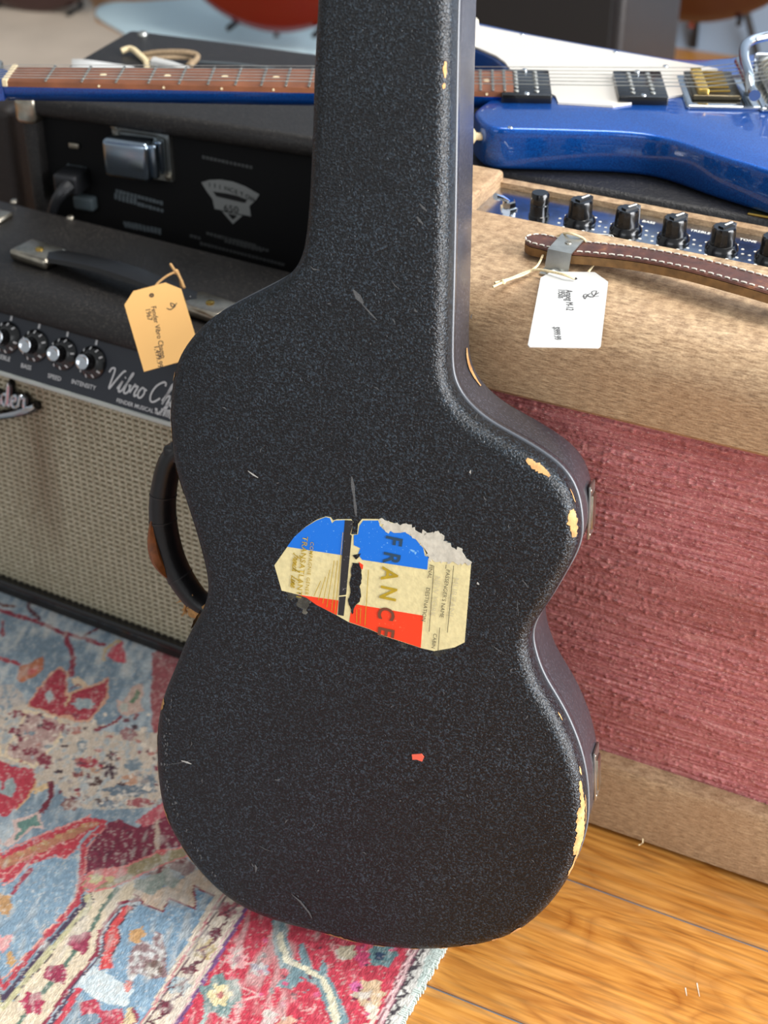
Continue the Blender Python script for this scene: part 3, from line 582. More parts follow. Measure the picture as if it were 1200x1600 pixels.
# --- pale scuffs on the face
M_SCUFF = plain('grey_scuff', (84, 86, 87), 0.7, var=0.3, vscale=900)
M_SCUFFL = plain('light_scuff', (176, 176, 170), 0.6)
def scuff(pts, wds, mat, z=-0.0009):
    L = []; R = []; P = [cpt(*p) for p in pts]
    for i, p in enumerate(P):
        tt = (P[min(i + 1, len(P) - 1)] - P[max(i - 1, 0)]).normalized(); nn = Vector((-tt.z, 0, tt.x)) * wds[i] / 2
        j = random.uniform(.6, 1.3); L.append((p.x + nn.x * j, z, p.z + nn.z * j)); R.append((p.x - nn.x, z, p.z - nn.z))
    n = len(P); MB().add(L + R, [(i, i + 1, n + i + 1, n + i) for i in range(n - 1)]).build('scuff_mark', mat, case, smooth=False)
scuff([(550, 744), (552, 760), (554, 775), (556, 792), (557, 806)], [.001, .0028, .0016, .0026, .001], M_SCUFF)
scuff([(552, 452), (560, 464), (568, 474)], [.0008, .004, .0015], M_SCUFF); scuff([(566, 474), (580, 490), (590, 500)], [.0006, .0012, .0004], M_SCUFF)
scuff([(612, 438), (618, 446), (626, 452)], [.0003, .0008, .0003], M_SCUFF); scuff([(388, 735), (396, 741), (404, 746)], [.0005, .0013, .0005], M_SCUFFL)
scuff([(284, 1188), (292, 1190), (300, 1193)], [.0006, .0016, .0006], M_SCUFFL); scuff([(262, 1194), (282, 1191), (306, 1186)], [.0002, .0005, .0002], M_SCUFF)
scuff([(399, 1350), (401, 1355), (400, 1362)], [.0008, .002, .0006], M_SCUFF); scuff([(404, 1320), (415, 1326), (426, 1330)], [.0002, .0005, .0002], M_SCUFF)
scuff([(456, 1396), (470, 1408), (484, 1426), (488, 1434)], [.0004, .0016, .0012, .0008], M_SCUFF); scuff([(486, 416), (490, 420), (500, 422)], [.0004, .001, .0004], M_SCUFF)
scuff([(736, 734), (735, 737), (736, 740)], [.0004, .0013, .0004], M_SCUFFL); scuff([(746, 909), (747, 911), (749, 913)], [.0004, .0018, .0004], M_SCUFFL)
scuff([(770, 1008), (776, 1013), (790, 1021)], [.0002, .0007, .0002], M_SCUFF); scuff([(809, 935), (809, 948), (811, 962)], [.0002, .0006, .0002], M_SCUFF); scuff([(816, 905), (822, 912), (826, 918)], [.0004, .001, .0004], M_SCUFF)
scuff([(652, 338), (656, 344), (662, 350)], [.0008, .002, .0006], M_SCUFF); scuff([(656, 318), (662, 324), (668, 330)], [.0008, .0018, .0006], M_SCUFF)
for k in range(60):
    x = random.uniform(290, 860); y = random.uniform(460, 1430)
    if 420 < x < 750 and 790 < y < 1040: continue
    a = random.uniform(0, 6.28); l = random.uniform(1.5, 5)
    scuff([(x, y), (x + l * math.cos(a), y + l * math.sin(a)), (x + 2 * l * math.cos(a + .3), y + 2 * l * math.sin(a + .3))], [.0002, random.uniform(.0005, .0013), .0002], M_SCUFF)
for k in range(46):                        # chafed spots along the left edge
    f = random.random(); y = 1080 + 330 * f; xe = np.interp(y, [1080, 1150, 1230, 1316, 1374, 1410], [268, 254, 258, 294, 342, 388])
    x = xe + random.gauss(4, 3); l = random.uniform(1, 3)
    scuff([(x, y), (x + .3 * l, y + l), (x, y + 2 * l)], [.0003, random.uniform(.0006, .0015), .0003], M_SCUFF)
MB().zprism([(0, 0)] * 3, 0, 0)
rp = [cpt(*p) for p in ((644, 1178), (659, 1177), (663, 1182), (660, 1189), (652, 1186), (645, 1186))]
MB().prism([(p.x, p.z) for p in rp], lambda p: (p[0], -0.0012, p[1]), lambda p: (p[0], -0.0003, p[1])).build('paper_scrap', plain('coral_paper', (226, 96, 72), 0.7), case, smooth=False)

# --- travel label
ZL = lambda x, y: (400 + x / 3.158, 780 + y / 3.158)
def lab(name, mat, parent, depth, *pts, Z=ZL, jag=0.0):
    q = []
    P = [cpt(*Z(*p)) for p in pts]
    for i, p in enumerate(P):
        q.append((p.x, p.z))
        if jag:
            nx_ = P[(i + 1) % len(P)]; L = (nx_ - p).length; n = int(L / .0016)
            for k in range(1, n): 
                f = k / n; q.append((p.x + (nx_.x - p.x) * f + random.uniform(-jag, jag), p.z + (nx_.z - p.z) * f + random.uniform(-jag, jag)))
    return MB().prism(q, lambda p: (p[0], -depth, p[1]), lambda p: (p[0], -0.0002, p[1])).build(name, mat, parent, smooth=False)
def paper(name, col, var, scl=160, rough=0.55):
    t = NT(name); c = lin(col); d = tuple(x * (1 - var) for x in c[:3]) + (1,)
    t.base(t.ramp(t.noise(t.coord(), scl, 5, 0.65), [(0.38, d), (0.62, c)])); t.pr(Roughness=rough); t.bump(t.noise(t.coord(), 300, 3), 0.25); return t.m
def flecked(name, col, fleck):
    t = NT(name); g = t.noise(t.coord(), 620, 3, 0.6); h = t.noise(t.coord(), 110, 4, 0.7)
    c = t.mix(t.ramp(g, [(0.66, (0, 0, 0, 1)), (0.72, (1, 1, 1, 1))]), lin(col), lin(fleck)); 
    c = t.mix(t.ramp(h, [(0.69, (0, 0, 0, 1)), (0.71, (1, 1, 1, 1))]), c, lin(fleck))
    t.base(c); t.pr(Roughness=0.42); return t.m
M_PAP = paper('aged_cream_paper', (226, 214, 160), 0.14); M_TORN = paper('torn_paper', (206, 202, 186), 0.22); M_STAIN = paper('glue_stain', (150, 148, 134), 0.35)
M_LBLUE = flecked('label_blue', (10, 112, 216), (120, 180, 232)); M_LRED = flecked('label_red', (236, 62, 22), (240, 110, 70)); M_LBLK = flecked('label_black', (38, 38, 40), (150, 150, 150))
M_LGOLD = plain('label_gold_ink', (176, 148, 28), 0.5, var=0.15, vscale=300); M_LSLATE = plain('label_slate_ink', (32, 66, 92), 0.5); M_LBROWN = plain('label_brown_ink', (112, 62, 40), 0.5); M_PENCIL = plain('pencil', (196, 188, 152), 0.8); M_LINK = plain('label_dark_ink', (84, 80, 62), 0.7)
label = lab('travel_label', M_PAP, case, .0006, (92, 325), (155, 235), (190, 185), (245, 135), (300, 100), (345, 84), (370, 88), (380, 104), (400, 98), (470, 97), (482, 112), (470, 172), (500, 172), (505, 120), (525, 96), (608, 97), (700, 122), (800, 170), (850, 290), (1062, 320), (1030, 705), (980, 730), (880, 748), (815, 733), (640, 676), (560, 640), (460, 606), (400, 572), (300, 520), (250, 480), (150, 455), (128, 450))
label['label'] = 'torn red, white and blue travel label'
lab('torn_corner', M_TORN, label, .0009, (608, 97), (700, 120), (740, 118), (800, 160), (840, 160), (830, 178), (900, 155), (930, 180), (925, 205), (960, 215), (965, 235), (1020, 245), (1030, 275), (1062, 320), (850, 300), (832, 240), (790, 195), (740, 160), (640, 158), jag=.0016)
lab('torn_scrap', M_STAIN, label, .0004, (150, 450), (250, 478), (275, 500), (262, 515), (250, 565), (228, 560), (232, 540), (200, 520), (208, 490), (160, 492), jag=.001)
for pts in (((612, 664), (640, 674), (634, 714), (624, 710)), ((700, 698), (755, 716), (745, 738), (722, 730)), ((880, 742), (1000, 700), (960, 745), (900, 778), (880, 770))):
    lab('torn_scrap', M_STAIN, label, .0004, *pts, jag=.0009)
lab('blue_stripe', M_LBLUE, label, .0008, (155, 233), (190, 185), (245, 137), (300, 104), (345, 87), (366, 92), (376, 118), (392, 104), (440, 102), (430, 275))
lab('blue_stripe', M_LBLUE, label, .0008, (512, 130), (530, 104), (605, 104), (612, 130), (632, 150), (660, 158), (700, 150), (735, 158), (790, 198), (826, 240), (834, 278), (852, 284), (846, 346), (525, 297), (505, 270), (516, 240), (484, 225), (484, 176), (505, 172))
lab('red_stripe', M_LRED, label, .0008, (210, 470), (408, 498), (400, 570), (300, 520), (250, 484)); lab('red_stripe', M_LRED, label, .0008, (498, 518), (826, 573), (814, 731), (640, 674), (560, 638), (462, 604), (468, 560))
lab('red_chip', M_LRED, label, .0008, (508, 308), (530, 322), (528, 345), (518, 340))
lab('black_band', M_LBLK, label, .0009, (440, 102), (478, 104), (482, 116), (466, 172), (474, 178), (462, 300), (446, 470), (434, 574), (406, 568), (424, 300))
lab('torn_hole', M_CASE, label, .0010, (478, 312), (512, 314), (522, 350), (524, 390), (512, 430), (520, 480), (506, 510), (490, 525), (478, 566), (470, 540), (456, 490), (468, 460), (466, 400), (470, 360), jag=.0006)
lab('torn_hole', M_CASE, label, .0010, (478, 275), (520, 266), (508, 285), (496, 296)); lab('torn_hole', M_CASE, label, .0010, (486, 112), (500, 128), (500, 165), (474, 170))
lab('crease', M_PAP, label, .0010, (408, 474), (446, 470), (446, 476), (408, 480))
Dn = (cpt(*ZL(640, 640)) - cpt(*ZL(700, 180))).normalized(); Rt_ = (cpt(*ZL(850, 343)) - cpt(*ZL(525, 300))).normalized()
def ltext(name, s, at, hpx, mat, bold=0, dirn=None, sx=1.0, depth=.0013, space=1.0):
    p = cpt(*ZL(*at)); p.y = -depth; d = dirn or Dn
    yv = Vector((-d.z, 0, d.x));
    if yv.x < 0: yv = -yv
    M = frame((p.x, -depth, p.z), d, yv); size = hpx / 3.158 * 0.00047 / 0.70
    return text(name, s, size, M, mat, label, sx=sx, bold=bold * size, space=space)
pxs = [(650, 172, 'F', M_LSLATE), (640, 252, 'R', M_LSLATE), (630, 330, 'A', M_LGOLD), (624, 418, 'N', M_LGOLD), (614, 522, 'C', M_LBROWN), (612, 622, 'E', M_LBROWN)]
for x, y, s, m_ in pxs: ltext('country_name_letter', s, (x - 2, y), 80, m_, bold=.022, sx=.86)
ltext('line_name_print', 'TRANSATLANTI', (234, 178), 27, M_LGOLD, bold=.006, sx=1.1, space=1.1); ltext('line_name_print', 'COMPAGNIE GENER', (272, 206), 18, M_LGOLD, bold=.004, sx=1.08, space=1.14)
d_ = (cpt(*ZL(185, 445)) - cpt(*ZL(200, 260))).normalized(); p = cpt(*ZL(188, 262)); yv = Vector((-d_.z, 0, d_.x)); yv = yv if yv.x > 0 else -yv
script('line_name_script', 'French', .0056, frame((p.x, -.0013, p.z), d_, yv), M_LGOLD, label, .0006)
p = cpt(*ZL(178, 372)); script('line_name_script', 'Line', .0058, frame((p.x, -.0013, p.z), d_, yv), M_LGOLD, label, .0007)
ltext('form_print', 'FINAL      DESTINATION', (858, 318), 19, M_LINK, sx=1.02); ltext('form_print', "PASSENGER'S NAME", (942, 342), 19, M_LINK, sx=1.05); ltext('form_print', 'CABIN', (878, 658), 18, M_LINK, sx=1.05)
ltext('handwriting', 'NEW YORK', (888, 372), 26, M_PENCIL, sx=1.1); ltext('handwriting', 'MURZANI', (978, 380), 26, M_PENCIL, sx=1.25)
for a, b in (((880, 325), (856, 650)), ((940, 320), (938, 340)), ((977, 325), (946, 655)), ((908, 630), (900, 745)), ((557, 345), (540, 620)), ((322, 400), (288, 475)), ((345, 380), (310, 495)), ((366, 345), (332, 510)), ((388, 300), (352, 530)), ((404, 300), (376, 545)), ((432, 160), (392, 560)), ((500, 540), (500, 606)), ((520, 530), (516, 612))):
    pa, pb = cpt(*ZL(*a)), cpt(*ZL(*b)); tt = (pb - pa).normalized(); nn = Vector((-tt.z, 0, tt.x)) * .00022
    MB().add([(q.x, -.00135, q.z) for q in (pa - nn, pa + nn, pb + nn, pb - nn)], [(0, 1, 2, 3)]).build('ruled_line', M_LGOLD if a[0] < 560 else M_LINK, label, smooth=False)

# --- carrying handle on the left flank
HDp = 0.052
def hp(x, y, d=HDp): return cpt(x, y, d)
M_HAND = plain('black_handle_leather', (17, 15, 16), 0.35, var=0.3, vscale=200, bump=.2, bscale=700); M_HWORN = plain('amber_worn_leather', (120, 66, 24), 0.5, var=0.4, vscale=150); M_FRAY = plain('frayed_leather', (176, 132, 80), 0.85, var=0.35, vscale=300, bump=.6)
hpath = catmull([hp(*p) for p in ((283, 700), (266, 722), (256, 765), (254, 800), (258, 835), (268, 872), (284, 905), (306, 935), (325, 950))], 6)
hr = [0.0085 + 0.0018 * math.sin(math.pi * i / (len(hpath) - 1)) for i in range(len(hpath))]
handle = MB().tube(hpath, hr, 14, flat=1.35, upv=(0, 1, 0)).build('carrying_handle', M_HAND, case)
wpath = catmull([hp(*p) for p in ((240, 798), (241, 830), (247, 858), (256, 880), (266, 898))], 5); wpath = [q + Vector((.0035, -.006, 0)) for q in wpath]; MB().tube(wpath, [.0012, .0032, .0038, .003, .001] and [0.0016 + .0042 * math.sin(math.pi * i / (len(wpath) - 1)) for i in range(len(wpath))], 8, flat=2.4, upv=(0, 1, 0)).build('worn_strip', M_HWORN, handle)
for f in (.28, .42, .74):
    i = int(f * (len(hpath) - 1)); a, b = hpath[i], hpath[i + 1]; MB().tube([a, a + (b - a).normalized() * .0012], hr[i] + .0004, 14, flat=1.35, upv=(0, 1, 0)).build('binding_ring', plain('handle_thread', (34, 31, 31), 0.5), handle)
for (x, y, sgn) in ((274, 706, -1), (312, 948, 1)):
    p = hp(x, y); M = Matrix.Translation(p)
    MB().rbox(p.x - .007, p.x + .012, p.y - .011, p.y + .011, p.z - .007, p.z + .007, .004).build('handle_loop', M_FRAY if sgn > 0 else M_HAND, handle)
fy = MB()
for k in range(60):
    p = hp(290 + random.uniform(0, 20), 930 + random.uniform(-4, 26), HDp + random.uniform(-.01, .006)); q = p + Vector((random.uniform(-.008, .002), random.uniform(-.003, .003), random.uniform(-.01, .002))); fy.tube([p, (p + q) / 2 + Vector((0, 0, .001)), q], [.0009, .0007, .0002], 5)
fy.build('frayed_end', M_FRAY, handle)['kind'] = 'stuff'
pa, pb = hp(298, 960), hp(320, 943); MB().tube([pa, pb], .0012, 8).build('wire_pin', M_STEEL, handle)
# bare wood on the lid flank below the handle
def lid_patch(i0, i1, y0, y1, name, mat, out=.0006):
    m = MB(); n = 14; vs = []
    for k in range(n + 1):
        s_ = (i0 + (i1 - i0) * k / n) % 720; i = int(s_); p = A_[i] - NIN[i] * out; e = math.sin(math.pi * min(max(k / n, .05), .95)) ** .5
        mid = (y0 + y1) / 2; h = (y1 - y0) / 2 * e
        vs += [(p[0], mid - h * random.uniform(.8, 1.1), p[1]), (p[0], mid + h * random.uniform(.8, 1.1), p[1])]
    m.add(vs, [(2 * k, 2 * k + 1, 2 * k + 3, 2 * k + 2) for k in range(n)]); return m.build(name, mat, case)
_, i1 = find(286, 1012, range(8, 12)); _, i0 = find(305, 976, range(8, 12)); lid_patch(min(i0, i1), max(i0, i1), .030, .085, 'worn_patch', M_WORN, .006)
_, i0 = find(704, 620, range(8, 12)); _, i1 = find(712, 640, range(8, 12)); lid_patch(min(i0, i1) - 6, max(i0, i1), .066, .073, 'worn_patch', M_WORN)
# latches on the flanks
def latch(px, py, name='latch'):
    _, i = find(px, py, range(8, 12)); p = A_[i]; nn = -NIN[i]; tt = tg[i]
    M = Matrix(((tt[0], 0, nn[0], p[0]), (0, 1, 0, 0), (tt[1], 0, nn[1], p[1]), (0, 0, 0, 1)))
    base = MB().rbox(-.020, .020, .058, .080, -.001, .0009, .0006, 2); base.v = [tuple(M @ Vector(v)) for v in base.v]; b = base.build(name, M_STEEL, case)
    h = MB().rbox(-.012, .014, .063, .078, .0006, .0024, .0010, 2); h.v = [tuple(M @ Vector(v)) for v in h.v]; h.build('hasp', M_NICKEL, b)
    s = MB()
    for sx in (-.012, .012): s.lathe([(.0001, .0028), (.0016, .0024), (.0022, .0014)], M @ Matrix.Translation((sx * 1.4, .061, -.0012)), 10)
    s.build('rivet', M_NICKEL, b)
for q in ((900, 838), (910, 1262), (482, 300), (247, 1190)): latch(*q)

# ================================================================== TWEED AMPLIFIER (right)
AX, AY = -0.515, 0.94; AW = 0.52; AD = 0.232; AH = 0.49 - .0058; AZ = .0058
amp = thing('guitar_amplifier', 'tan woven covered vintage amplifier with red grille cloth and leather handle', 'amplifier', Matrix.Translation((AX, AY, .0058)))
t = NT('tan_woven_covering'); v = t.coord((130, 90, 900)); v2 = t.coord((110, 460, 460)); g = t.noise(v, 1.0, 2, 0.6); g2 = t.noise(v2, 1.0, 3, 0.6); g3 = t.noise(t.coord(), 9, 4, 0.6); g4 = t.noise(t.coord((700, 700, 700)), 1.0, 2)
c = t.ramp(g2, [(0.34, (118, 92, 68)), (0.5, (178, 144, 108)), (0.66, (214, 184, 146))]); c = t.mix(0.5, c, t.ramp(g, [(0.36, (92, 74, 54)), (0.64, (216, 188, 150))]))
c = t.mix(t.ramp(g3, [(0.4, (0, 0, 0, 1)), (0.75, (0.55, 0.55, 0.55, 1))]), c, lin((150, 108, 72)))
c = t.mix(0.3, c, t.ramp(g4, [(0.3, (130, 102, 74)), (0.7, (205, 176, 140))]))
t.base(c); t.pr(Roughness=0.6, Specular_IOR_Level=0.35); t.bump(t.mix(0.5, g2, g), 0.5, 0.0012); M_TAN = t.m
R_ = .040
arc = [(R_ - R_ * math.cos(a), AH - R_ + R_ * math.sin(a)) for a in [k * math.pi / 2 / 8 for k in range(9)]]
cab = MB()
cab.xprism([(0.004, .408), (0, .412)] + arc + [(.146, AH), (.146, .470), (.030, .450), (.030, .408)], .0, AW)       # top front
cab.box(0, AW, .228, AD + .006, .0, AH - .0085)                                                                                    # back and rear lip
cab.xprism([(.0, .0), (.030, .0), (.030, .0715), (.012, .0735), (.003, .071), (0, .066)], 0, AW)                    # bottom rail
cab.rbox(0, .050, .1455, .2365, .03, AH, .004); cab.rbox(AW - .05, AW, .1455, .2365, .03, AH, .004)               # end blocks beside the panel
cab.box(0, .016, .004, .229, .0, .472); cab.box(AW - .016, AW, .004, .229, .0, .472); cab.box(.0, AW, .03, .209, 0, .016)
cab.build('cabinet', M_TAN, amp, angle=40)
# red grille cloth with real slubs
t = NT('red_grille_cloth'); sx_ = t.noise(t.coord((120, 520, 520)), 1.0, 3, 0.6); bl = t.noise(t.coord((3, 10, 10)), 1.0, 3); fn = t.noise(t.coord((380, 1000, 1000)), 1.0, 2, 0.7); ln_ = t.noise(t.coord((14, 420, 420)), 1.0, 3, 0.6)
c = t.ramp(sx_, [(0.3, (142, 78, 80)), (0.5, (190, 116, 118)), (0.72, (216, 158, 154))]); c = t.mix(0.5, c, t.ramp(ln_, [(0.35, (130, 66, 68)), (0.55, (194, 122, 124)), (0.72, (222, 168, 164))])); c = t.mix(t.ramp(fn, [(0.60, (0, 0, 0, 1)), (0.70, (1, 1, 1, 1))]), c, lin((226, 184, 176)))
c = t.mix(t.ramp(bl, [(0.4, (0, 0, 0, 1)), (0.7, (0.5, 0.5, 0.5, 1))]), c, lin((146, 86, 74))); t.base(c); t.pr(Roughness=0.9, Specular_IOR_Level=0.15); t.bump(fn, 0.5, 0.0012); M_REDC = t.m
nx_, nz_ = 470, 340; xs = np.linspace(.014, AW - .014, nx_); zs = np.linspace(.060, .425, nz_); XX, ZZ = np.meshgrid(xs, zs)
hx, hz = XX.ravel(), ZZ.ravel(); band = vnoise(hx * .06, hz, 420, 31)
hgt = 0.0011 * (band - .5) + 0.0016 * np.clip(vnoise(hx * .55, hz, 620, 32) * .7 + band * .35 - .68, 0, 1) * 3 + .0006 * (vnoise(hx, hz, 900, 33) - .5)
vs = np.stack([XX.ravel(), .016 - hgt, ZZ.ravel()], 1); ii = np.arange(nx_ * nz_).reshape(nz_, nx_)
fs = np.stack([ii[:-1, :-1], ii[:-1, 1:], ii[1:, 1:], ii[1:, :-1]], -1).reshape(-1, 4)
me = bpy.data.meshes.new('grille_cloth'); me.from_pydata(vs.tolist(), [], fs.tolist()); me.update(); finish('grille_cloth', me, M_REDC, amp, True, 180, fix=False)
# control panel
t = NT('brushed_panel'); g = t.noise(t.coord((30, 700, 30)), 1.0, 2); st_ = t.noise(t.coord(), 60, 4, 0.65)
t.base(t.mix(t.ramp(st_, [(0.52, (0, 0, 0, 1)), (0.64, (0.8, 0.8, 0.8, 1))]), lin((196, 202, 210)), lin((180, 172, 160)))); t.pr(Metallic=1.0, Roughness=0.2); t.bump(g, 0.06, 0.0005); M_PANEL = t.m
pz = AH - .0135
panel = MB().box(.050, AW - .05, .146, .228, pz - .004, pz).build('control_panel', M_PANEL, amp, smooth=False)
def alp(x, y, z=pz): q = onz(x, y, z + AZ); return Vector((q.x - AX, q.y - AY, q.z - AZ))
M_DOTS = plain('panel_white', (236, 234, 226), 0.6)
kn0 = None
knob_px = [(906, 346), (979, 361), (1052, 376), (1127, 391), (1203, 407)]
kpos = [alp(*p) for p in knob_px]; ky = sum(p.y for p in kpos) / len(kpos); kx = np.polyfit(range(5), [p.x for p in kpos], 1)
def knob_parts(parent, loc, turn):
    M = Matrix.Translation(loc) @ Matrix.Rotation(turn, 4, 'Z'); skirt = [(.0132, 0), (.0135, .002), (.0122, .0048), (.0105, .0060)]
    k = MB().lathe(skirt, M, 28)
    prof = [M @ Vector((0.0102 * math.cos(a), 0.0102 * math.sin(a), 0)) for a in ()]
    def ringk(z, s): return [M @ Vector((s * (.0102 if i % 2 == 0 else .0094) * math.cos(2 * math.pi * i / 24), s * (.0102 if i % 2 == 0 else .0094) * math.sin(2 * math.pi * i / 24), z)) for i in range(24)]
    k.loft([ringk(.0055, 1), ringk(.0185, .93), ringk(.0200, .86)])
    o = k.build('knob', M_BLACKP, parent, angle=30)
    f = MB().box(-.0045, .0105, -.0026, .0026, .0195, .0212); f.box(.0085, .0118, -.0026, .0026, .004, .0206); f.v = [tuple(M @ Vector(q)) for q in f.v]; f.build('knob_ridge', M_BLACKP, o, smooth=False)
    p = MB().box(.0005, .0095, -.0007, .0007, .0211, .0216); p.v = [tuple(M @ Vector(q)) for q in p.v]; p.build('pointer_line', M_DOTS, o, smooth=False)
for i in range(6):
    x = kx[1] + kx[0] * i
    if x > AW - .06: continue
    knob_parts(panel, Vector((x, ky, pz)), math.radians((68, 62, 64, 66, 60, 40)[i]))
    d = MB()
    for k in range(11):
        a = math.radians(-60 - k * 30 + 300) if False else math.radians(-240 + k * 30); d.lathe([(.0013, 0), (.0013, .00025)], Matrix.Translation((x + .0172 * math.cos(a), ky + .0172 * math.sin(a), pz)), 8)
    d.build('dial_dots', M_DOTS, panel, smooth=False)['kind'] = 'stuff'
fpos = alp(842, 338); MB().lathe([(.0088, 0), (.0088, .002), (.0080, .0025), (.0080, .011), (.0074, .0118), (.0074, .012), (.0080, .0126), (.0078, .0195), (.0066, .0212)], Matrix.Translation(fpos), 24).build('fuse_cap', M_BLACKP, panel)
tpos = alp(795, 326); sw = MB().lathe([(.0078, 0), (.0078, .0018), (.0062, .0024), (.0058, .0065), (.0046, .0075)], Matrix.Translation(tpos), 6).build('toggle_switch', M_CHROME, panel, angle=20)
MB().tube([tpos + Vector((0, 0, .006)), tpos + Vector((-.004, -.006, .011)), tpos + Vector((-.008, -.012, .014))], [.0018, .0022, .0030], 10).build('toggle_lever', M_CHROME, sw)
lt = MB(); lt.box(0, .008, 0, .0009, 0, .0003); lt.v = [tuple(alp(938, 371) + Vector(q)) for q in lt.v]
tri = alp(932, 366); ribbon(lt, [(0, 0), (.012, .004), (.016, -.002)], .0012, Matrix.Translation(tri + Vector((0, 0, .0003)))); lt.build('panel_mark', M_DOTS, panel, smooth=False)
for px, s in (((1003, 346), 'BASS'), ((1078, 360), 'TREBLE'), ((1155, 374), 'TONE')):
    q = alp(*px); text('panel_print', s, .0052, Matrix.Translation(q + Vector((0, -.001, .0003))), M_DOTS, panel, bold=.0001)
for x, y in ((.024, .176), (.53 - .03, .176)): MB().lathe([(.0046, 0), (.0044, .0012), (.003, .0022), (.0004, .0026)], Matrix.Translation((x, y, AH)), 14).build('screw_head', M_STEEL, amp)
# leather strap handle
t = NT('brown_strap_leather'); g = t.noise(t.coord(), 70, 4, 0.6); t.base(t.ramp(g, [(0.35, (70, 40, 30)), (0.6, (94, 54, 40)), (0.76, (138, 88, 56))])); t.pr(Roughness=0.42); t.bump(t.noise(t.coord(), 500, 2), 0.2); M_STRAP = t.m
M_STRAPEDGE = plain('raw_leather_edge', (132, 98, 58), 0.75, var=0.3, vscale=120)
def strap_pt(px, py, z): q = onz(px, py, z + AZ); return Vector((q.x - AX, q.y - AY, q.z - AZ))
ctr = [strap_pt(822, 373, AH + .010), strap_pt(850, 378, AH + .0105), strap_pt(884, 386, AH + .011), strap_pt(930, 390, AH + .013), strap_pt(1000, 398, AH + .017), strap_pt(1080, 413, AH + .021), strap_pt(1160, 434, AH + .0225), strap_pt(1215, 450, AH + .022)]
cpath = catmull(ctr, 8); last = cpath[-1]; cpath += [last + Vector((.03, -.002, -.002)), last + Vector((.06, -.004, -.008)), last + Vector((.085, -.005, -.0115))]
HWD = .0125
def srow(p, i, w, z): 
    tt = (cpath[min(i + 1, len(cpath) - 1)] - cpath[max(i - 1, 0)]); tt.z = 0; tt.normalize(); nn = Vector((-tt.y, tt.x, 0)); return p + nn * w + Vector((0, 0, z))
def wfac(i): 
    d = (cpath[i] - cpath[0]).length; return math.sqrt(max(.02, 1 - max(0, 1 - d / HWD) ** 2))
strap = MB().loft([[srow(p, i, -HWD * wfac(i), -.0002), srow(p, i, -HWD * wfac(i) * .9, .0010), srow(p, i, 0, .0018), srow(p, i, HWD * wfac(i) * .9, .0010), srow(p, i, HWD * wfac(i), -.0002), srow(p, i, HWD * wfac(i) * .9, -.001), srow(p, i, -HWD * wfac(i) * .9, -.001)] for i, p in enumerate(cpath)]).build('leather_strap', M_STRAP, amp)
MB().loft([[srow(p, i, -HWD * wfac(i) * 1.02, -.0009), srow(p, i, HWD * wfac(i) * 1.02, -.0009), srow(p, i, HWD * wfac(i) * 1.0, -.0075), srow(p, i, -HWD * wfac(i) * 1.0, -.0075)] for i, p in enumerate(cpath)]).build('strap_core', M_STRAPEDGE, strap, angle=30)
ss = MB(); acc = 0
for sd in (-1, 1):
    acc = 0; prevp = None
    pts = []
    for i in range(len(cpath) - 1):
        for k in range(4):
            f = k / 4; pts.append(((srow(cpath[i], i, sd * HWD * wfac(i) * .74, .00165)) * (1 - f) + f * srow(cpath[i + 1], i + 1, sd * HWD * wfac(i + 1) * .74, .00165)))
    j = 0
    while j < len(pts) - 1:
        a = pts[j]; k = j
        while k < len(pts) - 1 and (pts[k] - a).length < .0036: k += 1
        b = pts[k]; ss.tube([a, (a + b) / 2 + Vector((0, 0, .0003)), b], .00065, 5)
        while k < len(pts) - 1 and (pts[k] - b).length < .0019: k += 1
        j = k if k > j else j + 1
ss.build('stitching', plain('white_thread', (226, 220, 206), 0.8), strap)['kind'] = 'stuff'
br = strap_pt(885, 386, AH + .012)
def bracket(c, name='handle_bracket'):
    prof = [(-.031, .0), (-.031, .0012), (-.0195, .0012), (-.0150, .0145), (.0150, .0150), (.0170, .0035), (.0270, .0012), (.0270, 0), (.0158, .0), (.0140, .0138), (-.0140, .0133), (-.0185, 0)]
    b = MB().xprism([(c.y + y, AH + .0003 + z) for y, z in prof], c.x - .0095, c.x + .0095).build(name, M_STEEL, amp, angle=25)
    MB().lathe([(.0052, 0), (.0050, .0015), (.0034, .0028), (.0004, .0034)], Matrix.Translation((c.x, c.y - .0262, AH + .0014)), 14).build('screw_head', M_STEEL, b)
    MB().lathe([(.0028, 0), (.0025, .0006), (.0004, .0009)], Matrix.Translation((c.x + .001, c.y + .001, AH + .0152)), 12).build('rivet', M_NICKEL, b)
bracket(br); e_ = cpath[-2]; bracket(Vector((e_.x, e_.y, AH)))
for px, py in ((956, 594), (1068, 632)):
    q = ony(px, py, AY); MB().lathe([(.0032, -.004), (.0032, .0002), (.0022, .0003), (.0018, -.001)], Matrix.Translation((q.x - AX, .0008, q.z - AZ)) @ Matrix.Rotation(math.pi / 2, 4, 'X'), 14).build('nail_hole', plain('hole_brown', (84, 54, 34), 0.8) if px > 1000 else plain('filled_hole', (214, 170, 116), 0.7), amp)
for y_ in (.03, .2): MB().lathe([(.012, -.0056), (.013, .001)], Matrix.Translation((AW - .04, y_, 0)), 14).build('foot', M_BLACKM, amp)
q = onz(997, 1322, .004) - Vector((AX, AY, AZ)); MB().tube([(q.x, q.y + .001, -.0015), (q.x + .001, -.003, -.002), (q.x + .003, -.003, .001), (q.x + .002, -.001, .004)], .0006, 6).build('loose_thread', M_STRING, amp)
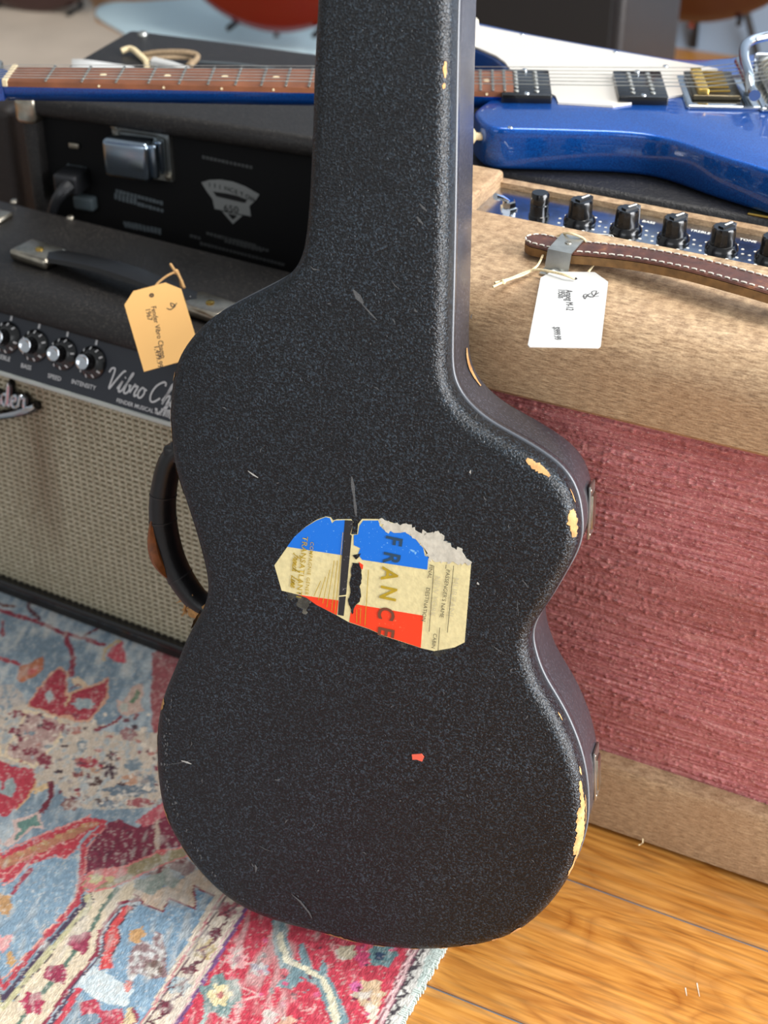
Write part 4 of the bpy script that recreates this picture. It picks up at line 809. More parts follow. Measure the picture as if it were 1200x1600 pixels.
# price tag on the tweed amplifier
ZT = lambda x, y: (680 + x / 2.308, 300 + y / 2.308)
def tag_thing(name, label, corners, top_mid, bot_mid, hole, mats, lines, tri=None):
    A, B = top_mid, bot_mid; return None
AW_ = AH + AZ
c0 = onz(*ZT(500, 300), AW_ + .004); c1 = onz(*ZT(465, 560), AW_ + .015)
yv = (c0 - c1).normalized(); n_ = yv.cross((CAM - c0)).cross(yv) * -1; n_ = (CAM - c0) - yv * (CAM - c0).dot(yv); n_.normalize(); n_ = (n_ * .35 + ZV * .65); n_ -= yv * n_.dot(yv); n_.normalize()
xv = yv.cross(n_); MT = frame(c1, xv, yv); MTI = MT.inverted()
wt = thing('price_tag', 'white paper price tag tied to the leather handle of the tan amplifier', 'tag', MT)
def tp(Z, x, y, MTI, MT): 
    return MTI @ onpl(*Z(x, y), MT.translation, MT.to_3x3() @ Vector((0, 0, 1)))
M_TAG = plain('white_card', (192, 192, 189), 0.6, var=0.03, vscale=40)
def tag_body(parent, Z, pts, hole, mat, MT, MTI, curl=0.0):
    P = [tp(Z, *p, MTI, MT) for p in pts]; h = tp(Z, *hole, MTI, MT)
    MB().zprism([(p.x, p.y) for p in P], -.0003, .0003).build('card', mat, parent, smooth=False)
    MB().lathe([(.0021, .0003), (.0021, .0006), (.0013, .0006), (.0012, .0003)], Matrix.Translation((h.x, h.y, 0)), 16).build('eyelet', M_DARKINK, parent); return h
hh = tag_body(wt, ZT, [(380, 310), (420, 288), (575, 290), (624, 325), (597, 556), (588, 563), (340, 559), (334, 552)], (502, 314), M_TAG, MT, MTI)
def tag_text(parent, Z, s, at, size, MT, MTI, mat, ang=-90, sx=1.0):
    p = tp(Z, *at, MTI, MT); text('tag_print', s, size, Matrix.Translation((p.x, p.y, .0006)) @ Matrix.Rotation(math.radians(ang), 4, 'Z'), mat, parent, sx=sx)
tag_text(wt, ZT, 'Ampeg M-12', (470, 355), .0074, MT, MTI, M_DARKINK, -86); tag_text(wt, ZT, '1950s', (443, 352), .0074, MT, MTI, M_DARKINK, -86); tag_text(wt, ZT, '$999.99', (425, 488), .0068, MT, MTI, M_DARKINK, -84)
def scrawl(parent, Z, pts, wd, MT, MTI, mat=M_DARKINK):
    m = MB(); ribbon(m, [(q.x, q.y) for q in catmull([tp(Z, *p, MTI, MT) for p in pts], 5)], wd, Matrix.Translation((0, 0, .0006))); m.build('handwritten_mark', mat, parent, smooth=False)
scrawl(wt, ZT, [(590, 365), (570, 375), (565, 362), (582, 360), (568, 382), (550, 375), (560, 368)], .0006, MT, MTI); scrawl(wt, ZT, [(548, 372), (540, 388), (535, 375), (545, 370)], .0006, MT, MTI); scrawl(wt, ZT, [(590, 378), (530, 380)], .0005, MT, MTI)
def string(parent, MTI, pts3, r, mat, name='string', seg=6):
    return MB().tube([MTI @ p for p in catmull(pts3, 6)], r, seg).build(name, mat, parent)
zt = AH + AZ + .0035
string(wt, MTI, [onz(*ZT(503, 313), AW_ + .007), onz(*ZT(470, 300), AW_ + .009), onz(*ZT(430, 290), AW_ + .008), onz(*ZT(370, 280), AW_ + .006), onz(*ZT(330, 288), zt), onz(*ZT(270, 312), zt), onz(*ZT(215, 328), zt)], .0010, M_STRING)
string(wt, MTI, [onz(*ZT(388, 228), AW_ + .006), onz(*ZT(378, 250), AW_ + .005), onz(*ZT(362, 272), zt), onz(*ZT(320, 298), zt), onz(*ZT(262, 318), zt), onz(*ZT(208, 342), zt)], .0009, M_STRING)
MB().sphere(MTI @ onz(*ZT(245, 324), zt), .0022).build('knot', M_STRING, wt)
string(wt, MTI, [onz(*ZT(440, 160), AW_ + .008), onz(*ZT(480, 148), AW_ + .018), onz(*ZT(530, 165), AW_ + .016), onz(*ZT(545, 182), AW_ + .013)], .0009, M_STRING)
string(wt, MTI, [onz(*ZT(572, 262), AW_ + .003), onz(*ZT(552, 290), AW_ + .003)], .0009, M_STRING)

# ================================================================== BLACK CABINET under the blue guitar
bc = thing('speaker_cabinet', 'low black covered cabinet behind the tan amplifier, carrying the blue guitar', 'cabinet', Matrix.Translation((-.555, 1.184, 0)))
MB().rbox(0, .66, 0, .36, .012, .4835, .008, 3).build('cabinet', M_TOLEX2, bc); 
for x in (.05, .61):
    for y_ in (.05, .31): MB().lathe([(.016, 0), (.018, .013)], Matrix.Translation((x, y_, 0)), 14).build('foot', M_BLACKM, bc)
MB().box(.02, .64, -.0012, .001, .08, .46).build('front_baffle', plain('black_grille', (16, 16, 17), 0.8), bc, smooth=False)
for x in (.30, .36): MB().rbox(x, x + .022, .006, .016, .4825, .4850, .001, 1).build('metal_glide', M_GOLD, bc)

# ================================================================== BLUE ELECTRIC GUITAR
GZ = 0.5285
ga, gb = onz(20, 118, GZ), onz(1092, 134, GZ); gx_ = (gb - ga).normalized(); MG = frame((ga.x, ga.y, 0.4848), gx_, Vector((-gx_.y, gx_.x, 0))); MGI = MG.inverted()
gt = thing('electric_guitar', 'metallic blue electric guitar with white pickguard lying across the amplifiers', 'guitar', MG)
SCL = (gb - ga).length
def gp(x, y, z=GZ): return MGI @ onz(x, y, z)
TH = GZ - .0062 - .4848                    # body thickness
ZB = .4848 + TH
t = NT('metallic_blue_lacquer'); g = t.noise(t.coord(), 900, 2); t.base(t.ramp(g, [(0.35, (0, 60, 140)), (0.65, (0, 94, 188))])); t.pr(Metallic=0.75, Roughness=0.42, Coat_Weight=1.0, Coat_Roughness=0.04); M_BLUE = t.m
M_GUARD = plain('white_pickguard', (212, 205, 194), 0.25, coat=0.3); M_ROSE = plain('rosewood', (122, 72, 44), 0.5, var=0.25, vscale=40, bump=.2); M_NUT = plain('bone_nut', (226, 206, 166), 0.45); M_FRET = plain('fret_wire', (196, 190, 176), 0.25, 1.0)
near = [(741, 172), (748, 188), (758, 196), (775, 200.5), (797, 201.5), (845, 202.5), (897, 204), (950, 205.5), (983, 207.5), (1012, 210.5), (1040, 216), (1070, 225), (1113, 240), (1160, 254), (1200, 266), (1270, 287), (1330, 300), (1352, 292), (1350, 272)]
far = [(1290, 215), (1240, 170), (1225, 140), (1240, 110), (1262, 84), (1255, 72), (1235, 70), (1190, 80), (1140, 89), (1070, 92), (1010, 84), (965, 76), (890, 63), (816, 49), (750, 35), (700, 26), (672, 28), (668, 42), (690, 58), (738, 73), (762, 82), (778, 92), (788, 104), (792, 114)]
bl_ = [gp(x, y, ZB) for x, y in near + far]
bl_.append(gp(782, 130, ZB)); bl_.append(gp(770, 150, ZB)); 
body_l = catmull([Vector((p.x, p.y, 0)) for p in bl_], 4, closed=True); B2 = np.array([(p.x, p.y) for p in body_l])
B2 = resample(B2, 360)
for _ in range(2): B2 = (np.roll(B2, 1, 0) + 2 * B2 + np.roll(B2, -1, 0)) / 4
tb = np.roll(B2, -1, 0) - np.roll(B2, 1, 0); tb /= np.linalg.norm(tb, axis=1)[:, None]; s2 = (B2[:, 0] * np.roll(B2[:, 1], -1) - np.roll(B2[:, 0], -1) * B2[:, 1]).sum(); nb = np.stack([-tb[:, 1], tb[:, 0]], 1) * (1 if s2 > 0 else -1)
br_ = .0045
rr = [[(p[0], p[1], z) for p in B2 + nb * i_] for i_, z in [(br_ * (1 - math.sin(a)), br_ * (1 - math.cos(a))) for a in [k * math.pi / 8 for k in range(5)]] + [(br_ * (1 - math.cos(a)), TH - br_ + br_ * math.sin(a)) for a in [k * math.pi / 8 for k in range(5)]]]
body = MB().loft(rr).build('body', M_BLUE, gt, angle=50)
gpts = [(748, 40), (816, 53.5), (890, 67), (965, 80.5), (1045, 94), (1122, 107.5), (1118, 113), (1078, 113), (1072, 134), (1066, 148), (958, 165), (872, 160), (868, 150), (800, 118), (797, 108), (789, 97), (775, 87), (745, 74), (700, 60), (690, 44), (700, 32)]
MB().zprism([(p.x, p.y) for p in (gp(x, y, ZB + .002) for x, y in gpts)], TH + .0002, TH + .0022).build('pickguard', M_GUARD, gt, smooth=False)
FBH = TH + .0082                           # fretboard top
def nw(x): return .021 + .0075 * min(x / .46, 1.05)          # half width
heel = .455
neck = MB(); rings_ = []
for k in range(17):
    x = -.004 + (heel + .02) * k / 16; h_ = nw(x); rings_.append([(x, -h_, TH + .0028), (x, -h_ * .96, TH - .004), (x, -h_ * .6, TH - .0125), (x, 0, TH - .0155), (x, h_ * .6, TH - .0125), (x, h_ * .96, TH - .004), (x, h_, TH + .0028)])
neck.loft(rings_); neck.build('neck', M_BLUE, gt, angle=60)
fx1 = SCL * (1 - 2 ** (-22 / 12)) + .008
MB().loft([[(x, -nw(x), TH + .0029), (x, -nw(x) + .0006, FBH - .0006), (x, -nw(x) * .6, FBH), (x, nw(x) * .6, FBH), (x, nw(x) - .0006, FBH - .0006), (x, nw(x), TH + .0029)] for x in (0.0, fx1)]).build('fretboard', M_ROSE, gt, angle=30)
for k in range(1, 23):
    x = SCL * (1 - 2 ** (-k / 12)); MB().rbox(x - .0013, x + .0013, -nw(x) + .0004, nw(x) - .0004, FBH - .0006, FBH + .0012, .0006, 1).build('fret', M_FRET, gt, smooth=False)
for k in (3, 5, 7, 9, 15, 17, 19, 21):
    x = SCL * (1 - (2 ** (-k / 12) + 2 ** (-(k - 1) / 12)) / 2); MB().lathe([(.0032, 0), (.003, .0002)], Matrix.Translation((x, 0, FBH)), 12).build('inlay_dot', M_NUT, gt, smooth=False)
    MB().lathe([(.0012, 0), (.0011, .0004)], Matrix.Translation((x, -nw(x) + .0001, TH + .0052)) @ Matrix.Rotation(math.pi / 2, 4, 'X'), 8).build('side_dot', M_NUT, gt, smooth=False)
MB().rbox(-.0048, .0, -.0215, .0215, TH + .0029, FBH + .0016, .0006, 1).build('nut', M_NUT, gt, smooth=False)
hs = MB().zprism([(-.0045, -.021), (-.02, -.026), (-.05, -.032), (-.15, -.036), (-.185, -.02), (-.18, .012), (-.06, .036), (-.03, .034), (-.0045, .021)], TH - .010, TH + .003).build('headstock', M_BLUE, gt, smooth=False)
for k in range(6):
    x = -.028 - k * .024; y_ = .018 - k * .003; p = MB().lathe([(.005, 0), (.005, .002), (.003, .003), (.003, .014), (.0026, .015)], Matrix.Translation((x, y_, TH + .003)), 12).build('tuner_post', M_STEEL, hs)
    MB().rbox(x - .006, x + .006, .036, .052, TH - .006, TH + .004, .003).build('tuner_button', M_STEEL, p)
def pickup(px0, px1, name):
    xs_ = [gp(*p, ZB + .004).x for p in (px0, px1)]; x0, x1 = min(xs_), max(xs_)
    pu = MB().rbox(x0, x1, -.035, .035, TH - .002, TH + .0075, .0015, 2).build(name, M_BLACKP, gt)
    for xr in (x0 + (x1 - x0) * .30, x0 + (x1 - x0) * .70):
        for k in range(6): MB().lathe([(.0023, 0), (.0023, .0010), (.0014, .0014)], Matrix.Translation((xr, -.0255 + k * .0102, TH + .0075)), 10).build('pole_piece', M_STEEL, pu)
    for sy in (-.0315, .0315): MB().lathe([(.0026, 0), (.0022, .0012), (.0003, .0016)], Matrix.Translation(((x0 + x1) / 2, sy, TH + .0075)), 10).build('screw_head', M_CHROME, pu)
    return x0, x1
pickup((783, 150), (862, 150), 'pickup'); pickup((966, 155), (1044, 155), 'pickup')
bx = SCL
bp = MB().rbox(bx - .016, bx + .052, -.045, .040, TH - .001, TH + .0035, .003, 3).build('bridge_plate', M_CHROME, gt)
MB().rbox(bx - .010, bx + .034, -.032, .036, TH + .0035, TH + .0085, .002).build('bridge_base', plain('smoked_nickel', (96, 88, 72), 0.3, 1.0), bp)
for k in range(6):
    y_ = -.0255 + k * .0102; MB().rbox(bx - .005, bx + .005, y_ - .0044, y_ + .0044, TH + .006, TH + .0135, .0014, 2).build('saddle', M_GOLD, bp); MB().tube([(bx + .005, y_, TH + .010), (bx + .024, y_, TH + .0105)], .0012, 6).build('saddle_screw', M_GOLD, bp)
tx = bx + .052
rb = MB().tube([(tx - .010, -.046, TH + .014), (tx - .010, .044, TH + .014)], .0052, 14).build('tension_bar', M_CHROME, bp)
vb = MB().rbox(tx - .004, tx + .050, -.050, .044, TH - .001, TH + .004, .003).build('vibrato_plate', M_CHROME, gt)
MB().tube([(tx + .014, -.040, TH + .014), (tx + .014, .036, TH + .014)], .0085, 16).build('string_barrel', M_STEEL, vb)
for k in range(6): MB().lathe([(.0094, -.0014), (.0102, -.001), (.0102, .001), (.0094, .0014)], Matrix.Translation((tx + .014, -.0255 + k * .0102, TH + .014)) @ Matrix.Rotation(math.pi / 2, 4, 'X'), 16).build('barrel_ring', M_NICKEL, vb)
for sy in (-.046, .040): MB().rbox(tx + .002, tx + .040, sy - .003, sy + .003, TH + .002, TH + .024, .002).build('side_bracket', M_CHROME, vb)
for q in ((tx + .004, -.046), (tx + .044, -.046), (tx + .024, -.047), (tx + .044, .040)): MB().lathe([(.004, 0), (.0036, .002), (.0005, .003)], Matrix.Translation((q[0], q[1], TH + .004)), 12).build('screw_head', M_CHROME, vb)
vm = catmull([Vector(q) for q in ((tx - .012, -.036, TH + .012), (tx - .012, -.020, TH + .022), (tx - .011, .02, TH + .026), (tx - .004, .050, TH + .030), (tx + .018, .066, TH + .032), (tx + .06, .074, TH + .034), (tx + .14, .070, TH + .036))], 8)
MB().tube(vm, .0046, 14).build('vibrato_arm', M_CHROME, vb)
for k in range(6):
    yn = -.0175 + k * .007; yb = -.0255 + k * .0102
    MB().tube([(-.02, yn, TH + .008), (0, yn, FBH + .0022), (bx, yb, TH + .0142), (tx - .010, yb, TH + .0195), (tx + .014, yb, TH + .0232)], (.0003 + .0001 * (5 - k) / 2 * .6), 6).build('guitar_string', M_STEEL, gt)
sb = gp(748, 213, .51); MB().lathe([(.0034, 0), (.0034, .008), (.0068, .0105), (.0062, .013), (.0005, .014)], Matrix.Translation((sb.x + .006, sb.y, sb.z)) @ Matrix.Rotation(-math.pi / 2, 4, 'Y'), 14).build('strap_button', M_NUT, gt)
for x, y in ((745, 30), (752, 50)):
    q = gp(x, y, ZB); MB().lathe([(.0095, 0), (.0095, .003), (.0085, .013), (.0075, .0145)], Matrix.Translation((q.x - .012, q.y - .012, TH + .002)), 18).build('control_knob', M_CREAM, gt)
for x, y in ((816, 55), (962, 82), (797, 200), (1040, 104)):
    q = gp(x, y, ZB + .002); MB().lathe([(.0026, 0), (.0022, .001), (.0004, .0013)], Matrix.Translation((q.x, q.y, TH + .0021)), 10).build('screw_head', M_CHROME, gt)

# ================================================================== REAR AMPLIFIER (seen from its back) behind the left amplifier
RA = Vector((-1.014, 1.204, 0)); rdir = Vector((.32, .026, 0)).normalized(); MR = frame(RA, rdir, Vector((-rdir.y, rdir.x, 0))); MRI = MR.inverted()
RW, RD, RH = .405, .235, .462
ra = thing('guitar_amplifier', 'black amplifier seen from the back, chrome transformer on its dark rear panel', 'amplifier', MR)
sh = MB(); sh.rbox(0, RW, 0, RD, RH - .022, RH, .009, 4); sh.rbox(0, .018, .002, RD, .0, RH - .008, .006, 2); sh.rbox(RW - .018, RW, .002, RD, 0, RH - .008, .006, 2); sh.box(.015, RW - .015, .002, RD, .004, .022); sh.box(.016, RW - .016, RD - .02, RD - .006, .02, RH - .02)
sh.build('cabinet', M_TOLEX, ra)
bpY = .016
pn = MB().box(.018, RW - .018, bpY, bpY + .012, .06, RH - .022).build('rear_panel', plain('rear_panel_black', (7, 7, 8), 0.7, spec=.25), ra, smooth=False)
def rp_(x, y, d=bpY): return MRI @ onpl(x, y, MR @ Vector((0, d, 0)), MR.to_3x3() @ Vector((0, 1, 0)))
trf = [rp_(x, y, bpY - .03) for x, y in ((158, 208), (232, 232), (165, 265), (228, 288))]; x0 = min(p.x for p in trf); x1 = max(p.x for p in trf); z0 = min(p.z for p in trf) + .002; z1 = max(p.z for p in trf) - .004
tf = MB().rbox(x0, x1, bpY - .034, bpY - .006, z0, z1, .006, 4).build('transformer', plain('transformer_chrome', (150, 165, 180), 0.2, 1.0), ra)
MB().box(x0 - .002, x1 + .010, bpY - .006, bpY, z0 - .006, z1 + .006).build('mounting_flange', M_STEEL, tf, smooth=False)
for k in range(2): MB().rbox(x1 - .001, x1 + .006, bpY - .028 + k * .012, bpY - .020 + k * .012, z0 + .004, z1 - .002, .002).build('lamination', plain('transformer_chrome', (0, 0, 0)), tf)
for sx, sz in ((x0, z0 - .002), (x1 + .007, z0 - .001), (x0 + .002, z1 + .003)): MB().lathe([(.0042, 0), (.004, .002), (.001, .003)], Matrix.Translation((sx, bpY - .006, sz)) @ Matrix.Rotation(math.pi / 2, 4, 'X'), 8).build('bolt_head', M_NICKEL, tf)
M_RUB = plain('black_rubber', (30, 31, 34), 0.45)
q = rp_(115, 282, bpY - .012); pl_ = MB().rbox(q.x - .014, q.x + .014, bpY - .030, bpY, q.z - .010, q.z + .012, .004).build('power_plug', M_RUB, ra)
cpth = [rp_(108, 290, bpY - .03), rp_(96, 302, bpY - .040), rp_(86, 318, bpY - .042), rp_(80, 340, bpY - .040), rp_(74, 372, bpY - .030)]; MB().tube(catmull(cpth, 5), [.0075 - .0002 * i for i in range(21)], 10).build('power_cord', M_RUB, pl_)
q = rp_(138, 312); MB().rbox(q.x - .012, q.x + .012, bpY - .012, bpY, q.z - .008, q.z + .007, .003).build('fuse_holder', plain('grey_plastic', (74, 84, 88), 0.4), ra)
q = rp_(117, 227); MB().rbox(q.x - .006, q.x + .006, bpY - .003, bpY, q.z - .003, q.z + .003, .001).build('slide_switch', M_NICKEL, ra)
def bars(pts, mat, wd=.003):
    for a, b in pts:
        pa, pb = rp_(*a, bpY - .0004), rp_(*b, bpY - .0004); n = max(2, int((pb - pa).length / .0042)); m = MB()
        for k in range(n):
            c_ = pa + (pb - pa) * ((k + .5) / n); hgt_ = wd * random.uniform(.75, 1.0); wl = (pb - pa).length / n * random.uniform(.6, .85); m.box(c_.x - wl / 2, c_.x + wl / 2, bpY - .0006, bpY - .0001, c_.z - hgt_ / 2, c_.z + hgt_ / 2)
        m.build('panel_print', mat, pn, smooth=False)['kind'] = 'stuff'
bars([((180, 298), (255, 318)), ((178, 308), (256, 330)), ((178, 304), (214, 313)), ((192, 348), (252, 360)), ((194, 352), (252, 364)), ((104, 258), (136, 264))], M_DIMINK, .0042)
bars([((322, 364), (420, 392)), ((350, 376), (410, 392)), ((296, 368), (314, 373)), ((312, 380), (445, 414)), ((344, 370), (400, 384)), ((315, 245), (395, 262))], plain('faint_ink', (64, 66, 66), 0.6), .0036)
m = MB(); mi = MRI
Zr = lambda x, y: (240 + x / 4.615, 220 + y / 4.615)
def rpoly(pts, mat, dz): 
    P = [rp_(*Zr(*p), bpY - .0005) for p in pts]; MB().prism([(p.x, p.z) for p in P], lambda p: (p[0], bpY - dz, p[1]), lambda p: (p[0], bpY - .0001, p[1])).build('emblem', mat, pn, smooth=False)
rpoly([(345, 300), (400, 283), (480, 280), (570, 295), (660, 330), (762, 388), (735, 430), (690, 470), (700, 545), (440, 490), (425, 420), (380, 360)], M_GREYINK, .0006)
rpoly([(430, 365), (520, 378), (600, 395), (675, 425), (660, 448), (560, 425), (455, 400)], M_BLACKM, .0009)
rpoly([(495, 510), (640, 540), (572, 600)], M_GREYINK, .0006); rpoly([(535, 525), (605, 540), (572, 568)], M_BLACKM, .0009)
for k, ch in enumerate('PRINCETON'):
    f = k / 8; x = 398 + f * 300; y = 352 - 34 * math.sin(math.pi * (.28 + f * .6)) + f * 86; p = rp_(*Zr(x, y + 8), bpY - .001); text('emblem_letter', ch, .0072, Matrix.Translation((p.x, bpY - .001, p.z)) @ Matrix.Rotation(math.pi / 2, 4, 'X') @ Matrix.Rotation(.25 - f * .5, 4, 'Y') @ Matrix.Identity(4), M_BLACKM, pn)
p = rp_(*Zr(505, 505), bpY - .001); text('emblem_letter', '650', .0105, Matrix.Translation((p.x, bpY - .001, p.z)) @ Matrix.Rotation(math.pi / 2, 4, 'X'), M_BLACKM, pn, sx=1.1)
q = MRI @ onpl(29, 166, MR @ Vector((0, 0, 0)), MR.to_3x3() @ Vector((0, 1, 0)))
MB().rbox(-.003, .022, -.003, .020, RH - .030, RH - .002, .006, 3).build('corner_protector', M_NICKEL, ra)
q = MRI @ onz(223, 54, RH); MB().lathe([(.006, 0), (.005, .003), (.0005, .004)], Matrix.Translation((q.x, q.y, RH)), 12).build('screw_head', M_STEEL, ra)
# tag lying on it
c0 = onz(112, 95, RH + .002); mt = Matrix.Translation(c0); mti = mt.inverted(); rt_ = thing('price_tag', 'curled white price tag with brown cord on top of the rear black amplifier', 'tag', mt)
MB().loft([[mti @ onz(x, y, RH + z) for x, y in ((x_, ya), (x_, yb))] for x_, ya, yb, z in ((112, 92, 106, .003), (126, 92, 107, .008), (150, 95, 108, .006), (185, 100, 112, .002), (210, 104, 118, .001))], False, False, closed=False).build('card', M_TAG, rt_)
M_CORD = plain('brown_cord', (150, 128, 100), 0.9, var=.2, vscale=300)
def cz(pts, r, nm='string', mat=None): MB().tube(catmull([mti @ onz(x, y, RH + z) for x, y, z in pts], 6), r, 7).build(nm, mat or M_CORD, rt_)
cz([(190, 80, .004), (205, 76, .006), (218, 86, .005), (228, 96, .003), (230, 108, .003)], .0032, mat=M_STRING); cz([(222, 86, .004), (250, 82, .008), (290, 82, .01), (309, 88, .008), (296, 104, .004)], .003); cz([(232, 92, .004), (262, 90, .005), (298, 92, .004), (292, 104, .003)], .0024)
MB().tube([mti @ onz(240, 98, RH + .007), mti @ onz(268, 104, RH + .007), mti @ onz(294, 112, RH + .006)], [.006, .0055, .005], 10).build('rolled_slip', M_TAG, rt_)
cz([(312, 97, .002), (370, 100, .003), (430, 108, .002)], .0012, 'wire', M_DIMINK)

# ================================================================== LEFT AMPLIFIER (silver cloth, black panel)
fl, fr2 = onz(0, 922, 0.006), onz(280, 1027, 0.006); fd = (fr2 - fl).normalized(); fd = Vector((fd.x, fd.y, 0)).normalized()
FO = fl - fd * .105; MF = frame((FO.x, FO.y, 0.0058), fd, Vector((-fd.y, fd.x, 0))); MFI = MF.inverted(); FW, FD, FH = .432, .196, .352
fa = thing('guitar_amplifier', 'small black amplifier with silver woven grille and script lettered control panel', 'amplifier', MF)
prof = [(.0, .0), (.0, .012), (.010, .012), (.010, .268), (.002, .270), (.002, .276), (.020, .276)]
PB = (.004, .277); PT = (.030, .327)       # slanted panel, bottom and top (y, z)
cab = MB()
cab.box(.0, FW, -.002, FD, 0, .013)
topprof = [(.034, .327), (.024, .3275), (.0215, .332), (.0225, .340), (.0275, .347), (.036, FH - .0008), (.046, FH), (FD - .012, FH), (FD - .004, FH - .004), (FD, FH - .012), (FD, FH - .03), (FD - .012, FH - .03), (FD - .012, .334), (.04, .334)]
cab.xprism(topprof, 0, FW)
side = [(-.002, 0), (-.002, .020), (.0, .268), (.010, .285), (.0215, .332), (.0275, .347), (.036, FH - .0008), (.046, FH), (FD - .012, FH), (FD, FH - .012), (FD, 0)]
cab.xprism(side, -.012, .0005); cab.xprism(side, FW - .0005, FW + .012); cab.box(0, FW, FD - .012, FD, .01, FH - .02)
cab.build('cabinet', M_TOLEX, fa, angle=40)
MB().tube([(0, -.002, .0145), (FW, -.002, .0145)], .0042, 10).build('lower_bead', M_BLACKP, fa)
# woven cloth
t = NT('silver_thread'); g = t.noise(t.coord((9, 9, 1.6)), 1.0, 3, 0.6); g2 = t.noise(t.coord(), 420, 2)
c = t.ramp(g2, [(0.3, (150, 142, 118)), (0.55, (182, 174, 150)), (0.8, (214, 206, 184))]); c = t.mix(t.ramp(g, [(0.56, (0, 0, 0, 1)), (0.74, (.65, .65, .65, 1))]), c, lin((112, 88, 66)))
t.base(c); t.pr(Roughness=0.5, Specular_IOR_Level=.4); M_SILV = t.m
gc = MB().box(.002, FW - .002, .010, .016, .012, .272).build('grille_cloth', plain('grille_backing', (98, 86, 64), 0.85), fa, smooth=False)
pxx, pzz = .0080, .0058; vsl = []; fsl = []
def cord(a0, a1, c_, hw_, horiz, y0, y1):
    b = len(vsl); n = 5
    for e in (a0, a1):
        for k in range(n):
            an = math.pi * k / (n - 1); o_ = c_ - hw_ * math.cos(an); y = y0 + (y1 - y0) * math.sin(an)
            vsl.append((e, y, o_) if horiz else (o_, y, e))
    fsl.extend([(b + k, b + k + 1, b + n + k + 1, b + n + k) for k in range(n - 1)])
z = .016
while z < .270: cord(.003, FW - .003, z, pzz * .30, True, .0101, .0088); z += pzz
x = .005; kk = 0
while x < FW - .004:
    cord(.0125, .2715, x, pxx * .17, False, .0101, .0083); x += pxx
me = bpy.data.meshes.new('weave'); me.from_pydata(vsl, [], fsl); me.update(); wv = finish('weave', me, M_SILV, gc, True, 60); wv['kind'] = 'stuff'
MB().rbox(0, FW, .002, .010, .2725, .2772, .0015, 2).build('trim_strip', plain('pale_trim', (186, 190, 184), 0.35), fa)
# control panel on the slope
pvec = Vector((0, PT[0] - PB[0], PT[1] - PB[1])).normalized(); MP = frame((0, PB[0], PB[1]), (1, 0, 0), pvec); PLn = math.hypot(PT[0] - PB[0], PT[1] - PB[1])
pm = MB().box(0, FW, 0, PLn, -.003, 0); pm.v = [tuple(MP @ Vector(v)) for v in pm.v]; cp = pm.build('control_panel', plain('slate_panel', (38, 42, 50), 0.45), fa, smooth=False)
MPW = MF @ MP; MPWI = MPW.inverted()
def fp(x, y, h=0.0): return MPWI @ onpl(x, y, MPW @ Vector((0, 0, h)), MPW.to_3x3() @ Vector((0, 0, 1)))
kpx = [(142, 572), (97, 556), (53, 540), (12, 525), (-32, 510)]
kc = [fp(*p, .002) for p in kpx]; kyy = sum(p.y for p in kc) / 5; kxf = np.polyfit(range(5), [p.x for p in kc], 1)
for i in range(7):
    x = kxf[1] + kxf[0] * i
    if x < .02: break
    M = MP @ Matrix.Translation((x, kyy, 0)) @ Matrix.Rotation(random.uniform(-.6, .6), 4, 'Z')
    k = MB().lathe([(.0150, 0.0008), (.0152, .0018), (.0125, .0046), (.0088, .0062), (.0080, .0068), (.0074, .0150), (.0071, .0160)], M, 26).build('knob', M_BLACKP, cp)
    MB().lathe([(.0070, .0160), (.0070, .0166), (.0060, .0169), (.0048, .0163), (.0004, .0160)], M, 22).build('knob_cap', M_CHROME, k)
    for a in range(10):
        an = math.radians(a * 33 + 20); p = Vector((.0128 * math.cos(an), .0128 * math.sin(an), .0046)); R3 = Matrix.Translation(p) @ Matrix.Rotation(an, 4, 'Z') @ Matrix.Rotation(math.radians(38), 4, 'Y')
        b = MB().box(-.0017, .0017, -.0008, .0008, 0, .0004); b.v = [tuple(M @ R3 @ Vector(v)) for v in b.v]; b.build('dial_number', M_WHITEINK, k, smooth=False)
    b = MB().box(x - .0011, x + .0011, kyy + .0165, kyy + .0235, 0, .0004); b.v = [tuple(MP @ Vector(v)) for v in b.v]; b.build('index_mark', M_WHITEINK, cp, smooth=False)
FPN = lambda x, y: MP @ Matrix.Translation((x, y, .0006))
for s, px in (('INTENSITY', (112, 597)), ('SPEED', (75, 588)), ('BASS', (33, 572)), ('TREBLE', (-8, 556))):
    q = fp(*px); text('panel_print', s, .0058, FPN(q.x, q.y - .001), M_WHITEINK, cp, bold=.0001)
q = fp(182, 628); text('panel_print', 'FENDER MUSICAL INSTRUMENTS', .0052, FPN(q.x, q.y), M_WHITEINK, cp, bold=.0001)
q = fp(160, 604); MV = MP @ Matrix.Translation((q.x + .002, q.y, .0006)); 
script('script_lettering', 'Vibro Champ', .0195, MV, M_WHITEINK, cp, .0018)
q = fp(240, 645); script('script_lettering', '-Amp', .0135, MP @ Matrix.Translation((q.x, q.y, .0006)), M_WHITEINK, cp, .0017)
